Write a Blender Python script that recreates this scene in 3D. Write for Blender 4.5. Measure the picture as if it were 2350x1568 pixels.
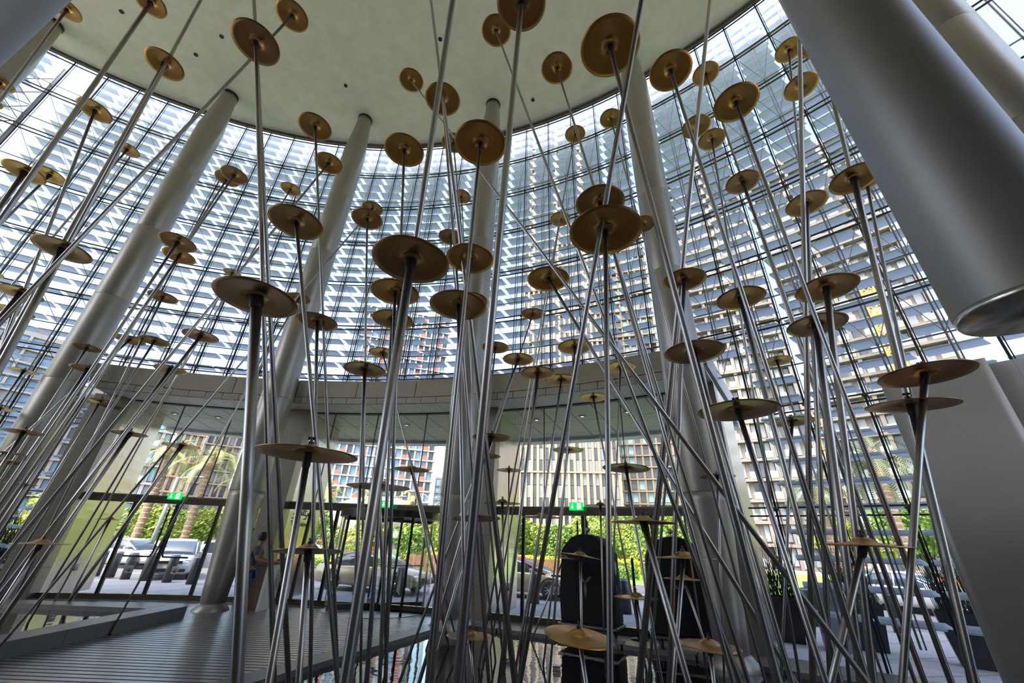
import bpy, math, random
from mathutils import Vector, Matrix
S = bpy.context.scene
COL = S.collection
for o in list(bpy.data.objects):
    bpy.data.objects.remove(o)
rnd = random.Random(7)
rad = math.radians

# ------------------------------------------------------------------ camera
TILT, ROLL, EYE = rad(26.98), rad(2.2345), Vector((0, 0, 1.7))
fw = Vector((0, math.cos(TILT), math.sin(TILT)))
up0 = Vector((0, -math.sin(TILT), math.cos(TILT)))
rt0 = Vector((1, 0, 0))
RT = math.cos(ROLL) * rt0 + math.sin(ROLL) * up0
UP = -math.sin(ROLL) * rt0 + math.cos(ROLL) * up0
cd = bpy.data.cameras.new('camera')
cd.sensor_fit = 'HORIZONTAL'; cd.sensor_width = 36; cd.lens = 14.0017
cd.clip_start = 0.05; cd.clip_end = 1500
cam = bpy.data.objects.new('camera', cd); COL.objects.link(cam)
m = Matrix((RT, UP, -fw)).transposed().to_4x4(); m.translation = EYE
cam.matrix_world = m
S.camera = cam

# ------------------------------------------------------------------ sky, sun, exposure
SUN_EL, SUN_AZ = rad(56), rad(205)      # azimuth clockwise from +Y: behind the viewer, to the left
w = bpy.data.worlds.new('sky'); S.world = w; w.use_nodes = True
nt = w.node_tree; nt.nodes.clear()
sky = nt.nodes.new('ShaderNodeTexSky'); sky.sky_type = 'NISHITA'; sky.sun_disc = False
sky.sun_elevation = SUN_EL; sky.sun_rotation = SUN_AZ; sky.altitude = 0
sky.air_density = 1.0; sky.dust_density = 5.0; sky.ozone_density = 1.2
bg = nt.nodes.new('ShaderNodeBackground'); bg.inputs['Strength'].default_value = 0.62
wo = nt.nodes.new('ShaderNodeOutputWorld')
nt.links.new(sky.outputs[0], bg.inputs[0]); nt.links.new(bg.outputs[0], wo.inputs[0])
sl = bpy.data.lights.new('sun', 'SUN'); sl.energy = 1.7; sl.angle = rad(0.6); sl.color = (1, 0.95, 0.86)
sun = bpy.data.objects.new('sun', sl); COL.objects.link(sun)
sd = Vector((math.sin(SUN_AZ) * math.cos(SUN_EL), math.cos(SUN_AZ) * math.cos(SUN_EL), math.sin(SUN_EL)))
sun.rotation_euler = sd.to_track_quat('Z', 'Y').to_euler()
S.view_settings.view_transform = 'Standard'; S.view_settings.look = 'None'
S.view_settings.exposure = 0.75; S.view_settings.gamma = 1.0
S.view_settings.use_curve_mapping = False

# ------------------------------------------------------------------ helpers
class MB:
    def __init__(s): s.v = []; s.f = []
    def add(s, vs, fs):
        b = len(s.v); s.v += [tuple(v) for v in vs]; s.f += [tuple(b + i for i in f) for f in fs]; return s
    def box(s, c, d, rz=0.0):
        x, y, z = c; a, b, h = d[0]/2, d[1]/2, d[2]/2; co, si = math.cos(rz), math.sin(rz)
        vs = []
        for dz in (-h, h):
            for dx, dy in ((-a, -b), (a, -b), (a, b), (-a, b)):
                vs.append((x + dx*co - dy*si, y + dx*si + dy*co, z + dz))
        return s.add(vs, [(3,2,1,0),(4,5,6,7),(0,1,5,4),(1,2,6,5),(2,3,7,6),(3,0,4,7)])
    def bevbox(s, c, d, bv, rz=0.0):          # box with chamfered vertical and top edges
        x, y, z = c; a, b, h = d[0]/2, d[1]/2, d[2]/2; co, si = math.cos(rz), math.sin(rz)
        vs = []
        def ring(k, zz):
            aa, bb = a-k, b-k
            for dx, dy in ((-aa+bv,-bb),(aa-bv,-bb),(aa,-bb+bv),(aa,bb-bv),(aa-bv,bb),(-aa+bv,bb),(-aa,bb-bv),(-aa,-bb+bv)):
                vs.append((x+dx*co-dy*si, y+dx*si+dy*co, z+zz))
        ring(0, -h); ring(0, h-bv); ring(bv, h)
        fs = [tuple(reversed(range(8)))]
        for r in (0, 8):
            for i in range(8): fs.append((r+i, r+(i+1) % 8, r+8+(i+1) % 8, r+8+i))
        fs.append(tuple(range(16, 24)))
        return s.add(vs, fs)
    def tube(s, p0, p1, r0, r1=None, n=10, caps=True):
        r1 = r0 if r1 is None else r1
        p0, p1 = Vector(p0), Vector(p1); d = (p1-p0)
        if d.length < 1e-6: return s
        d.normalize(); a = d.orthogonal().normalized(); b = d.cross(a)
        vs = []
        for p, r in ((p0, r0), (p1, r1)):
            for i in range(n):
                t = 2*math.pi*i/n; vs.append(p + r*(math.cos(t)*a + math.sin(t)*b))
        fs = [(i, (i+1) % n, n+(i+1) % n, n+i) for i in range(n)]
        if caps: fs += [tuple(reversed(range(n))), tuple(range(n, 2*n))]
        return s.add(vs, fs)
    def path(s, pts, r, n=8):
        for a, b in zip(pts[:-1], pts[1:]): s.tube(a, b, r, r, n)
        return s
    def lathe(s, prof, n=24, c=(0,0,0), axis='Z'):
        vs = []
        for r, z in prof:
            for i in range(n):
                t = 2*math.pi*i/n
                p = (r*math.cos(t), r*math.sin(t), z)
                if axis == 'Y': p = (p[0], p[2], -p[1])
                if axis == 'X': p = (p[2], p[0], p[1])
                vs.append((c[0]+p[0], c[1]+p[1], c[2]+p[2]))
        fs = []
        for k in range(len(prof)-1):
            for i in range(n): fs.append((k*n+i, k*n+(i+1) % n, (k+1)*n+(i+1) % n, (k+1)*n+i))
        if prof[0][0] > 1e-5: fs.append(tuple(reversed(range(n))))
        if prof[-1][0] > 1e-5: fs.append(tuple((len(prof)-1)*n+i for i in range(n)))
        return s.add(vs, fs)
    def prism(s, poly, z0, z1):
        n = len(poly)
        a = sum(poly[i][0]*poly[(i+1) % n][1]-poly[(i+1) % n][0]*poly[i][1] for i in range(n))
        if a < 0: poly = list(reversed(poly))
        vs = [(x, y, z0) for x, y in poly] + [(x, y, z1) for x, y in poly]
        fs = [tuple(reversed(range(n))), tuple(range(n, 2*n))] + [(i, (i+1) % n, n+(i+1) % n, n+i) for i in range(n)]
        return s.add(vs, fs)
    def sphere(s, c, r, n=10, m=6, sc=(1,1,1)):
        prof = [(r*math.sin(math.pi*k/m), -r*math.cos(math.pi*k/m)) for k in range(m+1)]
        b = len(s.v); s.lathe(prof, n)
        for i in range(b, len(s.v)):
            x, y, z = s.v[i]; s.v[i] = (c[0]+x*sc[0], c[1]+y*sc[1], c[2]+z*sc[2])
        return s
    def arc(s, t0, t1, r0, r1, z0, z1, n=4):   # block following the round plan of the hall
        vs = []
        for i in range(n+1):
            t = rad(t0+(t1-t0)*i/n); si, co = math.sin(t), math.cos(t)
            for r, z in ((r0, z0), (r1, z0), (r1, z1), (r0, z1)):
                vs.append((CX+r*si, CY+r*co, z))
        fs = [(0,1,2,3), tuple(4*n+k for k in (3,2,1,0))]
        for i in range(n):
            for k in range(4):
                a, b = 4*i+k, 4*i+(k+1) % 4; fs.append((b, a, a+4, b+4))
        return s.add(vs, fs)
    def shift(s, d):
        s.v = [(x+d[0], y+d[1], z+d[2]) for x, y, z in s.v]; return s
    def mesh(s, name, mat, smooth=False):
        me = bpy.data.meshes.new(name); me.from_pydata(s.v, [], s.f)
        if mat: me.materials.append(mat)
        if smooth: me.polygons.foreach_set('use_smooth', [True]*len(me.polygons))
        me.update(); return me
    def build(s, name, mat, parent=None, smooth=False, loc=None, rz=0):
        return link(name, s.mesh(name, mat, smooth), parent, loc, rz)

CX, CY, R0 = -6.93, -7.53, 20.77                # centre and radius of the round glass wall
def pol(th, r, z=0.0):
    t = rad(th); return Vector((CX+r*math.sin(t), CY+r*math.cos(t), z))
def link(name, data, parent=None, loc=None, rz=0):
    o = bpy.data.objects.new(name, data); COL.objects.link(o)
    if parent: o.parent = parent
    if loc is not None: o.location = loc
    if rz: o.rotation_euler = (0, 0, rz)
    return o
def tag(o, label=None, cat=None, group=None, kind=None):
    if label: o['label'] = label
    if cat: o['category'] = cat
    if group: o['group'] = group
    if kind: o['kind'] = kind
    return o
def thing(name, label, cat, loc=(0,0,0), rz=0, group=None, kind=None):
    return tag(link(name, None, None, loc, rz), label, cat, group, kind)
def copy_tree(o, parent=None):
    c = o.copy(); COL.objects.link(c); c.parent = parent
    for ch in o.children: copy_tree(ch, c)
    return c

# ------------------------------------------------------------------ materials
def mat(name, col, rough=0.5, metal=0.0, noise=None, bump=None, spec=None, scale=8.0, emit=None, stretch=None, alpha=None, coat=0, trans=0):
    m = bpy.data.materials.new(name); m.use_nodes = True
    N, L = m.node_tree.nodes, m.node_tree.links
    b = N['Principled BSDF']
    b.inputs['Base Color'].default_value = (*col, 1); b.inputs['Roughness'].default_value = rough
    b.inputs['Metallic'].default_value = metal
    if spec is not None: b.inputs['Specular IOR Level'].default_value = spec
    if coat: b.inputs['Coat Weight'].default_value = coat
    if trans: b.inputs['Transmission Weight'].default_value = trans
    if emit: b.inputs['Emission Color'].default_value = (*emit[0], 1); b.inputs['Emission Strength'].default_value = emit[1]
    if noise or bump:
        tc = N.new('ShaderNodeTexCoord'); mp = N.new('ShaderNodeMapping'); L.new(tc.outputs['Object'], mp.inputs[0])
        if stretch: mp.inputs['Scale'].default_value = stretch
        nz = N.new('ShaderNodeTexNoise'); nz.inputs['Scale'].default_value = scale; nz.inputs['Detail'].default_value = 5
        L.new(mp.outputs[0], nz.inputs['Vector'])
        if noise:
            cr = N.new('ShaderNodeValToRGB'); cr.color_ramp.elements[0].position = 0.3; cr.color_ramp.elements[1].position = 0.7
            cr.color_ramp.elements[0].color = (*[c*(1-noise) for c in col], 1)
            cr.color_ramp.elements[1].color = (*[min(1, c*(1+noise)) for c in col], 1)
            L.new(nz.outputs['Fac'], cr.inputs[0]); L.new(cr.outputs[0], b.inputs['Base Color'])
        if bump:
            bp = N.new('ShaderNodeBump'); bp.inputs['Strength'].default_value = bump; bp.inputs['Distance'].default_value = 0.02
            L.new(nz.outputs['Fac'], bp.inputs['Height']); L.new(bp.outputs[0], b.inputs['Normal'])
    return m
def glass(name, tint, refl=1.0):                    # thin sheet: mostly clear, mirror-like towards grazing angles
    m = bpy.data.materials.new(name); m.use_nodes = True
    N, L = m.node_tree.nodes, m.node_tree.links; N.clear()
    o = N.new('ShaderNodeOutputMaterial'); mx = N.new('ShaderNodeMixShader'); lw = N.new('ShaderNodeLayerWeight')
    lw.inputs['Blend'].default_value = 0.5
    pw = N.new('ShaderNodeMath'); pw.operation = 'POWER'; pw.inputs[1].default_value = 5
    ma = N.new('ShaderNodeMath'); ma.operation = 'MULTIPLY_ADD'; ma.inputs[1].default_value = 0.85; ma.inputs[2].default_value = 0.03
    t = N.new('ShaderNodeBsdfTransparent'); t.inputs[0].default_value = (*tint, 1)
    g = N.new('ShaderNodeBsdfGlossy'); g.inputs['Roughness'].default_value = 0.02; g.inputs[0].default_value = (refl, refl, refl, 1)
    L.new(lw.outputs['Facing'], pw.inputs[0]); L.new(pw.outputs[0], ma.inputs[0]); L.new(ma.outputs[0], mx.inputs[0])
    L.new(t.outputs[0], mx.inputs[1]); L.new(g.outputs[0], mx.inputs[2]); L.new(mx.outputs[0], o.inputs[0])
    return m
M = {}
M['plaster'] = mat('ceiling_plaster', (0.80, 0.77, 0.66), 0.85, noise=0.06, bump=0.25, scale=2.2)
M['trim'] = mat('bronze_trim', (0.12, 0.10, 0.07), 0.5, 0.4)
M['steel'] = mat('satin_steel', (0.27, 0.25, 0.22), 0.38, 0.85, noise=0.05, scale=1.5, stretch=(1, 1, 6))
M['steel_wavy'] = mat('polished_steel', (0.62, 0.58, 0.50), 0.22, 0.95, bump=0.5, scale=1.2, stretch=(0.5, 0.5, 3))
M['column'] = mat('painted_column', (0.36, 0.34, 0.30), 0.42, 0.6, noise=0.04, scale=1.0)
M['drum'] = mat('satin_drum', (0.27, 0.25, 0.225), 0.5, 0.65, noise=0.05, scale=0.8)
M['rod'] = mat('brushed_rod', (0.47, 0.44, 0.41), 0.36, 1.0)
M['rubber'] = mat('black_rubber', (0.015, 0.015, 0.017), 0.6)
M['dark'] = mat('dark_steel', (0.045, 0.042, 0.04), 0.4, 0.6)
M['cable'] = mat('dark_cable', (0.06, 0.06, 0.065), 0.45, 0.5)
M['greymetal'] = mat('grey_metal', (0.34, 0.35, 0.37), 0.45, 0.5)
M['glass'] = glass('clear_glass', (0.93, 0.95, 0.95))
M['doorglass'] = glass('door_glass', (0.95, 0.97, 0.96))
M['slat'] = mat('ribbed_aluminium', (0.40, 0.39, 0.38), 0.32, 0.7, noise=0.08, scale=3)
M['gapstone'] = mat('dark_gap', (0.03, 0.03, 0.032), 0.7)
M['kerb'] = mat('kerb_stone', (0.13, 0.13, 0.13), 0.35, noise=0.12, scale=14)
M['bed'] = mat('pool_stone', (0.012, 0.012, 0.014), 0.5)
M['floor'] = mat('hall_stone', (0.22, 0.22, 0.22), 0.3, noise=0.1, scale=6)
M['black'] = mat('black_fabric', (0.006, 0.006, 0.007), 0.9, noise=0.3, bump=0.3, scale=30)
M['emblem'] = mat('grey_print', (0.13, 0.125, 0.13), 0.7)
M['wood'] = mat('dark_wood', (0.10, 0.065, 0.045), 0.5, noise=0.45, scale=4, stretch=(12, 12, 1))
M['chrome'] = mat('chrome', (0.7, 0.7, 0.7), 0.12, 1.0)
M['exitgreen'] = mat('exit_green', (0.0, 0.35, 0.06), 0.5, emit=((0.0, 0.55, 0.08), 0.9))
M['exitwhite'] = mat('exit_white', (0.9, 0.95, 0.9), 0.5, emit=((0.85, 1.0, 0.9), 1.2))
M['ink'] = mat('dark_ink', (0.02, 0.02, 0.02), 0.6)
M['sticker'] = mat('frosted_sticker', (0.75, 0.76, 0.78), 0.7)
M['soffit'] = mat('soffit_panel', (0.30, 0.30, 0.31), 0.45, 0.1, noise=0.05, scale=2)
M['soffit_light'] = mat('soffit_white', (0.62, 0.62, 0.62), 0.5)
M['lens'] = mat('lamp_lens', (0.8, 0.8, 0.75), 0.2, emit=((1, 0.93, 0.8), 0.6))

def bronze():
    m = bpy.data.materials.new('cymbal_bronze'); m.use_nodes = True
    N, L = m.node_tree.nodes, m.node_tree.links; b = N['Principled BSDF']
    b.inputs['Metallic'].default_value = 1.0; b.inputs['Roughness'].default_value = 0.34
    tc = N.new('ShaderNodeTexCoord'); ln = N.new('ShaderNodeVectorMath'); ln.operation = 'LENGTH'
    sp = N.new('ShaderNodeSeparateXYZ'); cb = N.new('ShaderNodeCombineXYZ')
    L.new(tc.outputs['Object'], sp.inputs[0]); L.new(sp.outputs[0], cb.inputs[0]); L.new(sp.outputs[1], cb.inputs[1])
    L.new(cb.outputs[0], ln.inputs[0])
    nz = N.new('ShaderNodeTexNoise'); nz.noise_dimensions = '1D'; nz.inputs['Scale'].default_value = 90; nz.inputs['Detail'].default_value = 3
    L.new(ln.outputs['Value'], nz.inputs['W'])
    oi = N.new('ShaderNodeObjectInfo')
    r2 = N.new('ShaderNodeValToRGB')
    r2.color_ramp.elements[0].color = (0.48, 0.27, 0.12, 1); r2.color_ramp.elements[1].color = (0.66, 0.36, 0.10, 1)
    L.new(oi.outputs['Random'], r2.inputs[0])
    mx = N.new('ShaderNodeMix'); mx.data_type = 'RGBA'; mx.blend_type = 'MULTIPLY'; mx.inputs[0].default_value = 0.35
    L.new(r2.outputs[0], mx.inputs[6]); L.new(nz.outputs['Fac'], mx.inputs[7]); L.new(mx.outputs[2], b.inputs['Base Color'])
    bp = N.new('ShaderNodeBump'); bp.inputs['Strength'].default_value = 0.12; bp.inputs['Distance'].default_value = 0.004
    L.new(nz.outputs['Fac'], bp.inputs['Height']); L.new(bp.outputs[0], b.inputs['Normal'])
    return m
M['bronze'] = bronze()

def blade_mat():                                   # finely perforated grey sheet
    m = bpy.data.materials.new('perforated_blade'); m.use_nodes = True
    N, L = m.node_tree.nodes, m.node_tree.links; b = N['Principled BSDF']
    b.inputs['Base Color'].default_value = (0.66, 0.69, 0.74, 1); b.inputs['Roughness'].default_value = 0.5; b.inputs['Metallic'].default_value = 0.3
    t = N.new('ShaderNodeBsdfTranslucent'); t.inputs[0].default_value = (0.78, 0.82, 0.88, 1); mx = N.new('ShaderNodeMixShader'); mx.inputs[0].default_value = 0.55
    L.new(b.outputs[0], mx.inputs[1]); L.new(t.outputs[0], mx.inputs[2]); L.new(mx.outputs[0], N['Material Output'].inputs[0])
    return m
M['blade'] = blade_mat()

def water_mat():
    m = mat('pool_water', (0.008, 0.009, 0.010), 0.03, 0.0, spec=1.0)
    N, L = m.node_tree.nodes, m.node_tree.links; b = N['Principled BSDF']; b.inputs['IOR'].default_value = 1.8
    tc = N.new('ShaderNodeTexCoord'); nz = N.new('ShaderNodeTexNoise'); nz.inputs['Scale'].default_value = 2.6; nz.inputs['Detail'].default_value = 3
    bp = N.new('ShaderNodeBump'); bp.inputs['Strength'].default_value = 0.12; bp.inputs['Distance'].default_value = 0.03
    L.new(tc.outputs['Object'], nz.inputs[0]); L.new(nz.outputs['Fac'], bp.inputs['Height']); L.new(bp.outputs[0], b.inputs['Normal'])
    return m
M['water'] = water_mat()
CYMBALS = [
(-12.38,5.74,14.17, 0.62, -11.83,6.70, 0.034, 0,0, "amber cymbal half hidden by the grey drum in the top left corner"),
(-8.51,4.72,12.38, 0.62, -8.19,5.28, 0.045, 0,0, "amber cymbal cut by the top edge, left of the ceiling's middle"),
(-6.81,4.48,9.61, 0.62, -6.43,4.96, 0.045, 0,0, "tan cymbal against the ceiling, upper left of the left column's top"),
(-9.51,5.75,10.01, 0.62, -8.48,7.02, 0.031, 0,0, "thin tan cymbal against upper left louvres, beside the ceiling edge"),
(-12.20,8.55,12.24, 0.62, -12.49,7.98, 0.030, 0,0, "small tan cymbal against upper left louvres, lower right of a wider tan one"),
(-15.17,7.17,13.15, 0.62, -14.30,8.66, 0.035, 0,0, "amber cymbal cut by the left edge, just below the grey drum"),
(-15.82,7.58,12.93, 0.56, -14.49,9.54, 0.032, 0,0, "brown cymbal tip at the left edge under an amber one"),
(-3.80,3.18,7.92, 0.62, -1.64,4.33, 0.028, 0,0, "large brown cymbal high before the ceiling, right of the left column's top"),
(-4.82,4.38,11.32, 0.62, -5.46,3.30, 0.028, 0,0, "golden cymbal on a slanting rod, highest before the ceiling's left half"),
(-4.04,5.14,8.89, 0.62, -1.78,5.99, 0.025, 0,0, "bronze cymbal overlapping the ceiling edge, left of the second column's top"),
(-4.39,6.41,9.40, 0.62, -5.79,4.91, 0.024, 0,0, "pale tan cymbal touching the left side of the second column, high up"),
(-2.83,6.08,12.16, 0.62, 2.74,2.69, 0.023, 0,0, "small bright golden cymbal before the ceiling, left of a brown one"),
(-1.40,4.38,8.71, 0.62, 0.04,4.44, 0.022, 0,0, "round brown cymbal before the ceiling, crossed by a thick rod"),
(-0.47,3.18,5.96, 0.62, -0.44,3.20, 0.021, 0,0, "large orange-brown cymbal in front of the third column's top"),
(-1.79,7.16,11.28, 0.62, 0.11,7.17, 0.021, 0,0, "small peach cymbal peeping out left of the one before the third column"),
(-0.05,2.56,7.82, 0.62, -0.23,2.53, 0.036, 0,0, "large orange-brown cymbal cut by the top edge above the third column"),
(-0.59,4.52,11.34, 0.62, 1.91,3.42, 0.023, 0,0, "golden cymbal partly behind the large one at the top edge"),
(0.68,4.57,10.15, 0.62, 2.11,3.95, 0.022, 0,0, "bright golden cymbal before the ceiling between third and fourth columns"),
(0.92,2.34,6.46, 0.62, 1.28,2.14, 0.024, 0,0, "largest orange-brown cymbal high before the ceiling, by the fourth column's top"),
(2.25,3.49,8.20, 0.62, 2.49,3.33, 0.025, 0,0, "golden-brown cymbal at the ceiling edge, right of the fourth column's top"),
(4.56,5.73,12.30, 0.62, 4.64,5.59, 0.025, 0,0, "pale peach cymbal half hidden by the one at the ceiling edge right"),
(4.03,5.83,10.38, 0.62, 1.86,6.55, 0.024, 0,0, "grey-brown cymbal above a pale golden one, right of the fourth column"),
(3.18,3.60,7.65, 0.62, 3.21,3.55, 0.026, 0,0, "large golden cymbal on upper right louvres with a bright rim"),
(4.69,6.35,10.69, 0.62, 4.03,6.79, 0.024, 0,0, "pale golden cymbal on upper right louvres under a grey-brown one"),
(6.65,5.46,12.98, 0.62, 4.70,6.86, 0.028, 0,0, "pale orange cymbal beside the right grey drum, the highest there"),
(5.83,4.90,10.44, 0.62, 3.78,6.29, 0.034, 0,0, "pale tan cymbal beside the right grey drum, second from the top"),
(1.69,7.98,12.99, 0.62, -0.34,8.00, 0.021, 0,0, "small pale golden cymbal below the ceiling edge, between third and fourth columns"),
(1.33,9.13,10.61, 0.62, -0.19,9.19, 0.020, 0,0, "small amber cymbal between third and fourth columns at mid height"),
(2.58,7.23,12.68, 0.62, 3.59,6.74, 0.022, 0,0, "small pale cymbal just left of the fourth column below the ceiling edge"),
(1.06,3.73,5.64, 0.62, 1.73,3.41, 0.021, 0,0, "orange cymbal half hidden behind the widest dark one at picture centre"),
(0.77,2.62,4.14, 0.62, 0.51,2.67, 0.021, 0,0, "widest dark brown cymbal left of the fourth column at mid height"),
(3.19,7.60,9.06, 0.62, 3.16,7.64, 0.022, 0,0, "orange cymbal end sticking out right of the widest dark one"),
(0.50,4.80,5.20, 0.62, 2.71,3.74, 0.025, 0,0, "orange cymbal alone between third and fourth columns, rod slanting right"),
(0.53,9.18,7.23, 0.62, -1.36,9.00, 0.020, 0,0, "small brown cymbal under the orange one between third and fourth columns"),
(2.58,4.92,5.37, 0.62, 1.68,5.34, 0.034, 0,0, "orange-brown cymbal in front of the fourth column at mid height"),
(4.50,5.59,8.34, 0.62, 4.59,5.39, 0.034, 0,0, "golden cymbal on the right louvres, upper left of a wider golden one"),
(4.95,4.92,7.08, 0.62, 3.70,5.84, 0.036, 0,0, "golden cymbal on the right louvres beside the dark one at the drum"),
(5.00,4.10,6.73, 0.62, 4.34,4.74, 0.045, 0,0, "dark brown cymbal whose right end is cut by the right grey drum"),
(7.15,5.67,8.60, 0.50, 6.14,6.64, 0.035, 0,0, "sliver of bronze cymbal behind the dark one at the right drum"),
(3.64,3.79,4.49, 0.62, 2.99,4.29, 0.036, 0,0, "wide dark cymbal on the right louvres, upper of a close pair"),
(3.65,4.11,4.18, 0.62, 3.09,4.53, 0.043, 0,0, "wide dark cymbal on the right louvres, lower of a close pair"),
(3.14,4.59,4.85, 0.62, 3.15,4.66, 0.036, 0,0, "brown cymbal right of the fourth column at mid height"),
(1.99,3.89,3.64, 0.62, 2.25,3.71, 0.027, 0,0, "wide brown cymbal in front of the fourth column beside the steel band's end"),
(5.53,7.48,5.30, 0.56, 5.67,7.38, 0.022, 0,0, "pale cymbal on the lower right louvres with a thin rod"),
(1.90,3.18,2.76, 0.62, 2.10,3.07, 0.023, 0,0, "very wide brown cymbal right of the fourth column below the steel band"),
(4.42,6.03,3.56, 0.62, 3.54,6.55, 0.024, 0,0, "thin orange-brown cymbal right of the very wide one"),
(3.44,3.01,3.08, 0.62, 2.54,3.80, 0.028, 0,0, "widest dark cymbal in front of the right steel wall"),
(3.46,3.25,2.89, 0.62, 3.16,3.55, 0.027, 0,-6, "steeply tilted dark cymbal just below the widest one at the right wall"),
(2.83,3.47,1.79, 0.62, 2.07,4.04, 0.026, 0,-1, "edge-on bronze cymbal with domed bell low on the right"),
(3.85,7.55,2.94, 0.62, 3.45,7.76, 0.022, 0,0, "dark thin cymbal before the fourth column at door head height"),
(1.36,4.27,1.94, 0.62, 1.71,4.11, 0.033, 0,0, "wide grey-brown cymbal just above the two black carts"),
(2.11,9.53,2.54, 0.68, 2.02,9.56, 0.022, 0,0, "grey cymbal hiding the right end of the right exit sign"),
(1.60,5.53,2.67, 0.62, 1.83,5.55, 0.021, 0,-3, "pale edge-on cymbal with a bell, left of the fourth column below the soffit"),
(1.19,7.01,1.58, 0.62, 1.15,7.00, 0.021, 0,7, "pale cymbal tilted down right before the left black cart"),
(1.33,9.99,1.47, 0.65, 0.60,10.08, 0.021, 0,0, "grey cymbal overlapping the left edge of the left black cart"),
(1.81,4.53,1.64, 0.62, 1.42,4.67, 0.022, 0,-1, "orange edge-on cymbal with domed bell before the right black cart"),
(3.01,7.66,1.29, 0.62, 3.31,7.57, 0.022, 0,0, "thin olive cymbal below the orange one before the right black cart"),
(2.29,8.02,0.97, 0.74, 2.43,7.99, 0.025, 0,0, "dark grey cymbal between the two black carts"),
(0.70,4.36,0.99, 0.62, 0.87,4.38, 0.021, 0,8, "bright copper cymbal low over the pool before the left cart"),
(2.21,5.17,0.82, 0.62, 2.18,5.20, 0.023, 0,2, "copper cymbal low over the pool before the right cart"),
(-0.43,6.71,0.57, 0.62, -0.28,6.70, 0.020, 0,0, "orange cymbal low over the pool behind the rods at picture centre"),
(0.05,10.32,3.35, 0.62, 0.13,10.33, 0.020, 0,0, "small brown cymbal right of the third pier above the door head"),
(-0.07,8.90,2.46, 0.75, 0.09,8.91, 0.024, 0,0, "domed tan cymbal before the third pier at door head height"),
(0.68,8.04,2.17, 0.72, 0.25,8.08, 0.024, 0,0, "pinkish thin cymbal left of the right exit sign"),
(-0.37,5.54,1.98, 0.62, -0.87,5.51, 0.020, 0,5, "mauve cymbal crossing the third column below the door head"),
(-0.27,6.45,3.23, 0.62, -1.05,6.35, 0.031, 0,0, "brown cymbal by the third column's right side below the steel band"),
(-0.45,8.52,3.33, 0.62, -0.73,8.48, 0.020, 0,0, "brown cymbal directly under the one at the third column's right side"),
(1.22,8.15,3.44, 0.62, 0.71,8.25, 0.020, 0,0, "thin brown cymbal before the soffit, left of the pale edge-on one"),
(1.83,8.32,4.64, 0.62, 2.41,8.18, 0.021, 0,0, "small yellow cymbal before the soffit right of centre"),
(2.30,7.66,5.10, 0.62, 1.69,7.80, 0.021, 0,0, "pale cymbal before the steel band, nearest the fourth column"),
(0.97,7.09,4.53, 0.62, 0.25,7.12, 0.020, 0,0, "pale yellow cymbal overlapping the steel band, right of a brown one"),
(0.49,6.65,4.47, 0.62, -0.02,6.66, 0.031, 0,0, "brown cymbal overlapping the steel band, left of a pale yellow one"),
(1.15,6.49,4.95, 0.62, 0.62,6.54, 0.020, 0,0, "tan cymbal just above the steel band crossed by a thick rod"),
(0.14,7.27,5.01, 0.62, -1.40,7.07, 0.025, 0,0, "tan cymbal just above the steel band right of the third column"),
(-0.37,8.08,5.65, 0.62, -0.58,8.07, 0.020, 0,0, "small brown cymbal touching the third column's right side above the band"),
(-0.60,3.70,4.00, 0.62, -0.13,3.73, 0.022, 0,0, "orange-brown cymbal before the third column, lower of two close ones"),
(-0.82,6.70,5.99, 0.62, -0.32,6.76, 0.020, 0,0, "orange rim showing behind the lower cymbal at the third column"),
(-0.59,4.15,5.00, 0.62, -0.54,4.17, 0.027, 0,0, "orange cymbal before the third column, upper of two close ones"),
(-0.85,2.62,3.74, 0.62, -0.77,2.66, 0.036, 0,0, "widest orange-brown cymbal between second and third columns, on a thick rod"),
(-1.54,4.34,4.56, 0.62, -0.95,4.50, 0.021, 0,0, "brown cymbal half under the widest orange one between columns"),
(-1.86,5.38,4.74, 0.62, -1.37,5.51, 0.032, 0,0, "olive cymbal below two larger brown ones between second and third columns"),
(-1.77,8.28,8.99, 0.62, -0.05,8.36, 0.021, 0,0, "small pale golden cymbal left of the third column behind a rod"),
(-1.85,9.55,11.84, 0.62, -0.25,9.61, 0.021, 0,0, "smallest amber cymbal left of the third column at mid height"),
(-1.82,4.27,7.19, 0.62, -0.90,4.50, 0.022, 0,0, "bronze cymbal below the ceiling edge, between second and third columns"),
(-3.06,6.18,7.53, 0.62, -1.74,6.59, 0.022, 0,0, "brown cymbal right of the second column at mid height"),
(-4.32,8.88,10.49, 0.62, -6.81,6.68, 0.022, 0,0, "small golden cymbal half behind the brown one right of the second column"),
(-2.69,3.72,5.11, 0.62, -1.11,4.36, 0.024, 0,0, "large grey-brown cymbal left of the second column at mid height"),
(-7.61,9.71,12.05, 0.62, -8.57,8.86, 0.024, 0,0, "small pale cymbal left of the second column, above the large grey-brown one"),
(-7.32,7.33,9.93, 0.62, -7.88,6.69, 0.026, 0,0, "pale tan cymbal right of the left column, front of an overlapping pair"),
(-8.36,8.22,10.78, 0.62, -8.83,7.77, 0.026, 0,0, "pale tan cymbal right of the left column, back of an overlapping pair"),
(-2.11,2.79,3.43, 0.62, -1.35,3.21, 0.045, 0,0, "widest grey cymbal on the thickest rod, left of the second column"),
(-6.10,9.63,7.72, 0.62, -7.02,8.85, 0.023, 0,0, "grey-brown cymbal end beside the widest grey one at the second column"),
(-3.09,5.52,4.73, 0.62, -2.11,5.96, 0.029, 0,0, "grey cymbal overlapping the second column's right side at mid height"),
(-9.56,11.14,9.57, 0.54, -9.92,10.64, 0.022, 0,0, "small tan cymbal just above the widest grey one"),
(-6.56,6.13,6.70, 0.62, -6.87,5.77, 0.027, 0,0, "tan cymbal right of the left column, upper of two overlapping ones"),
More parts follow.
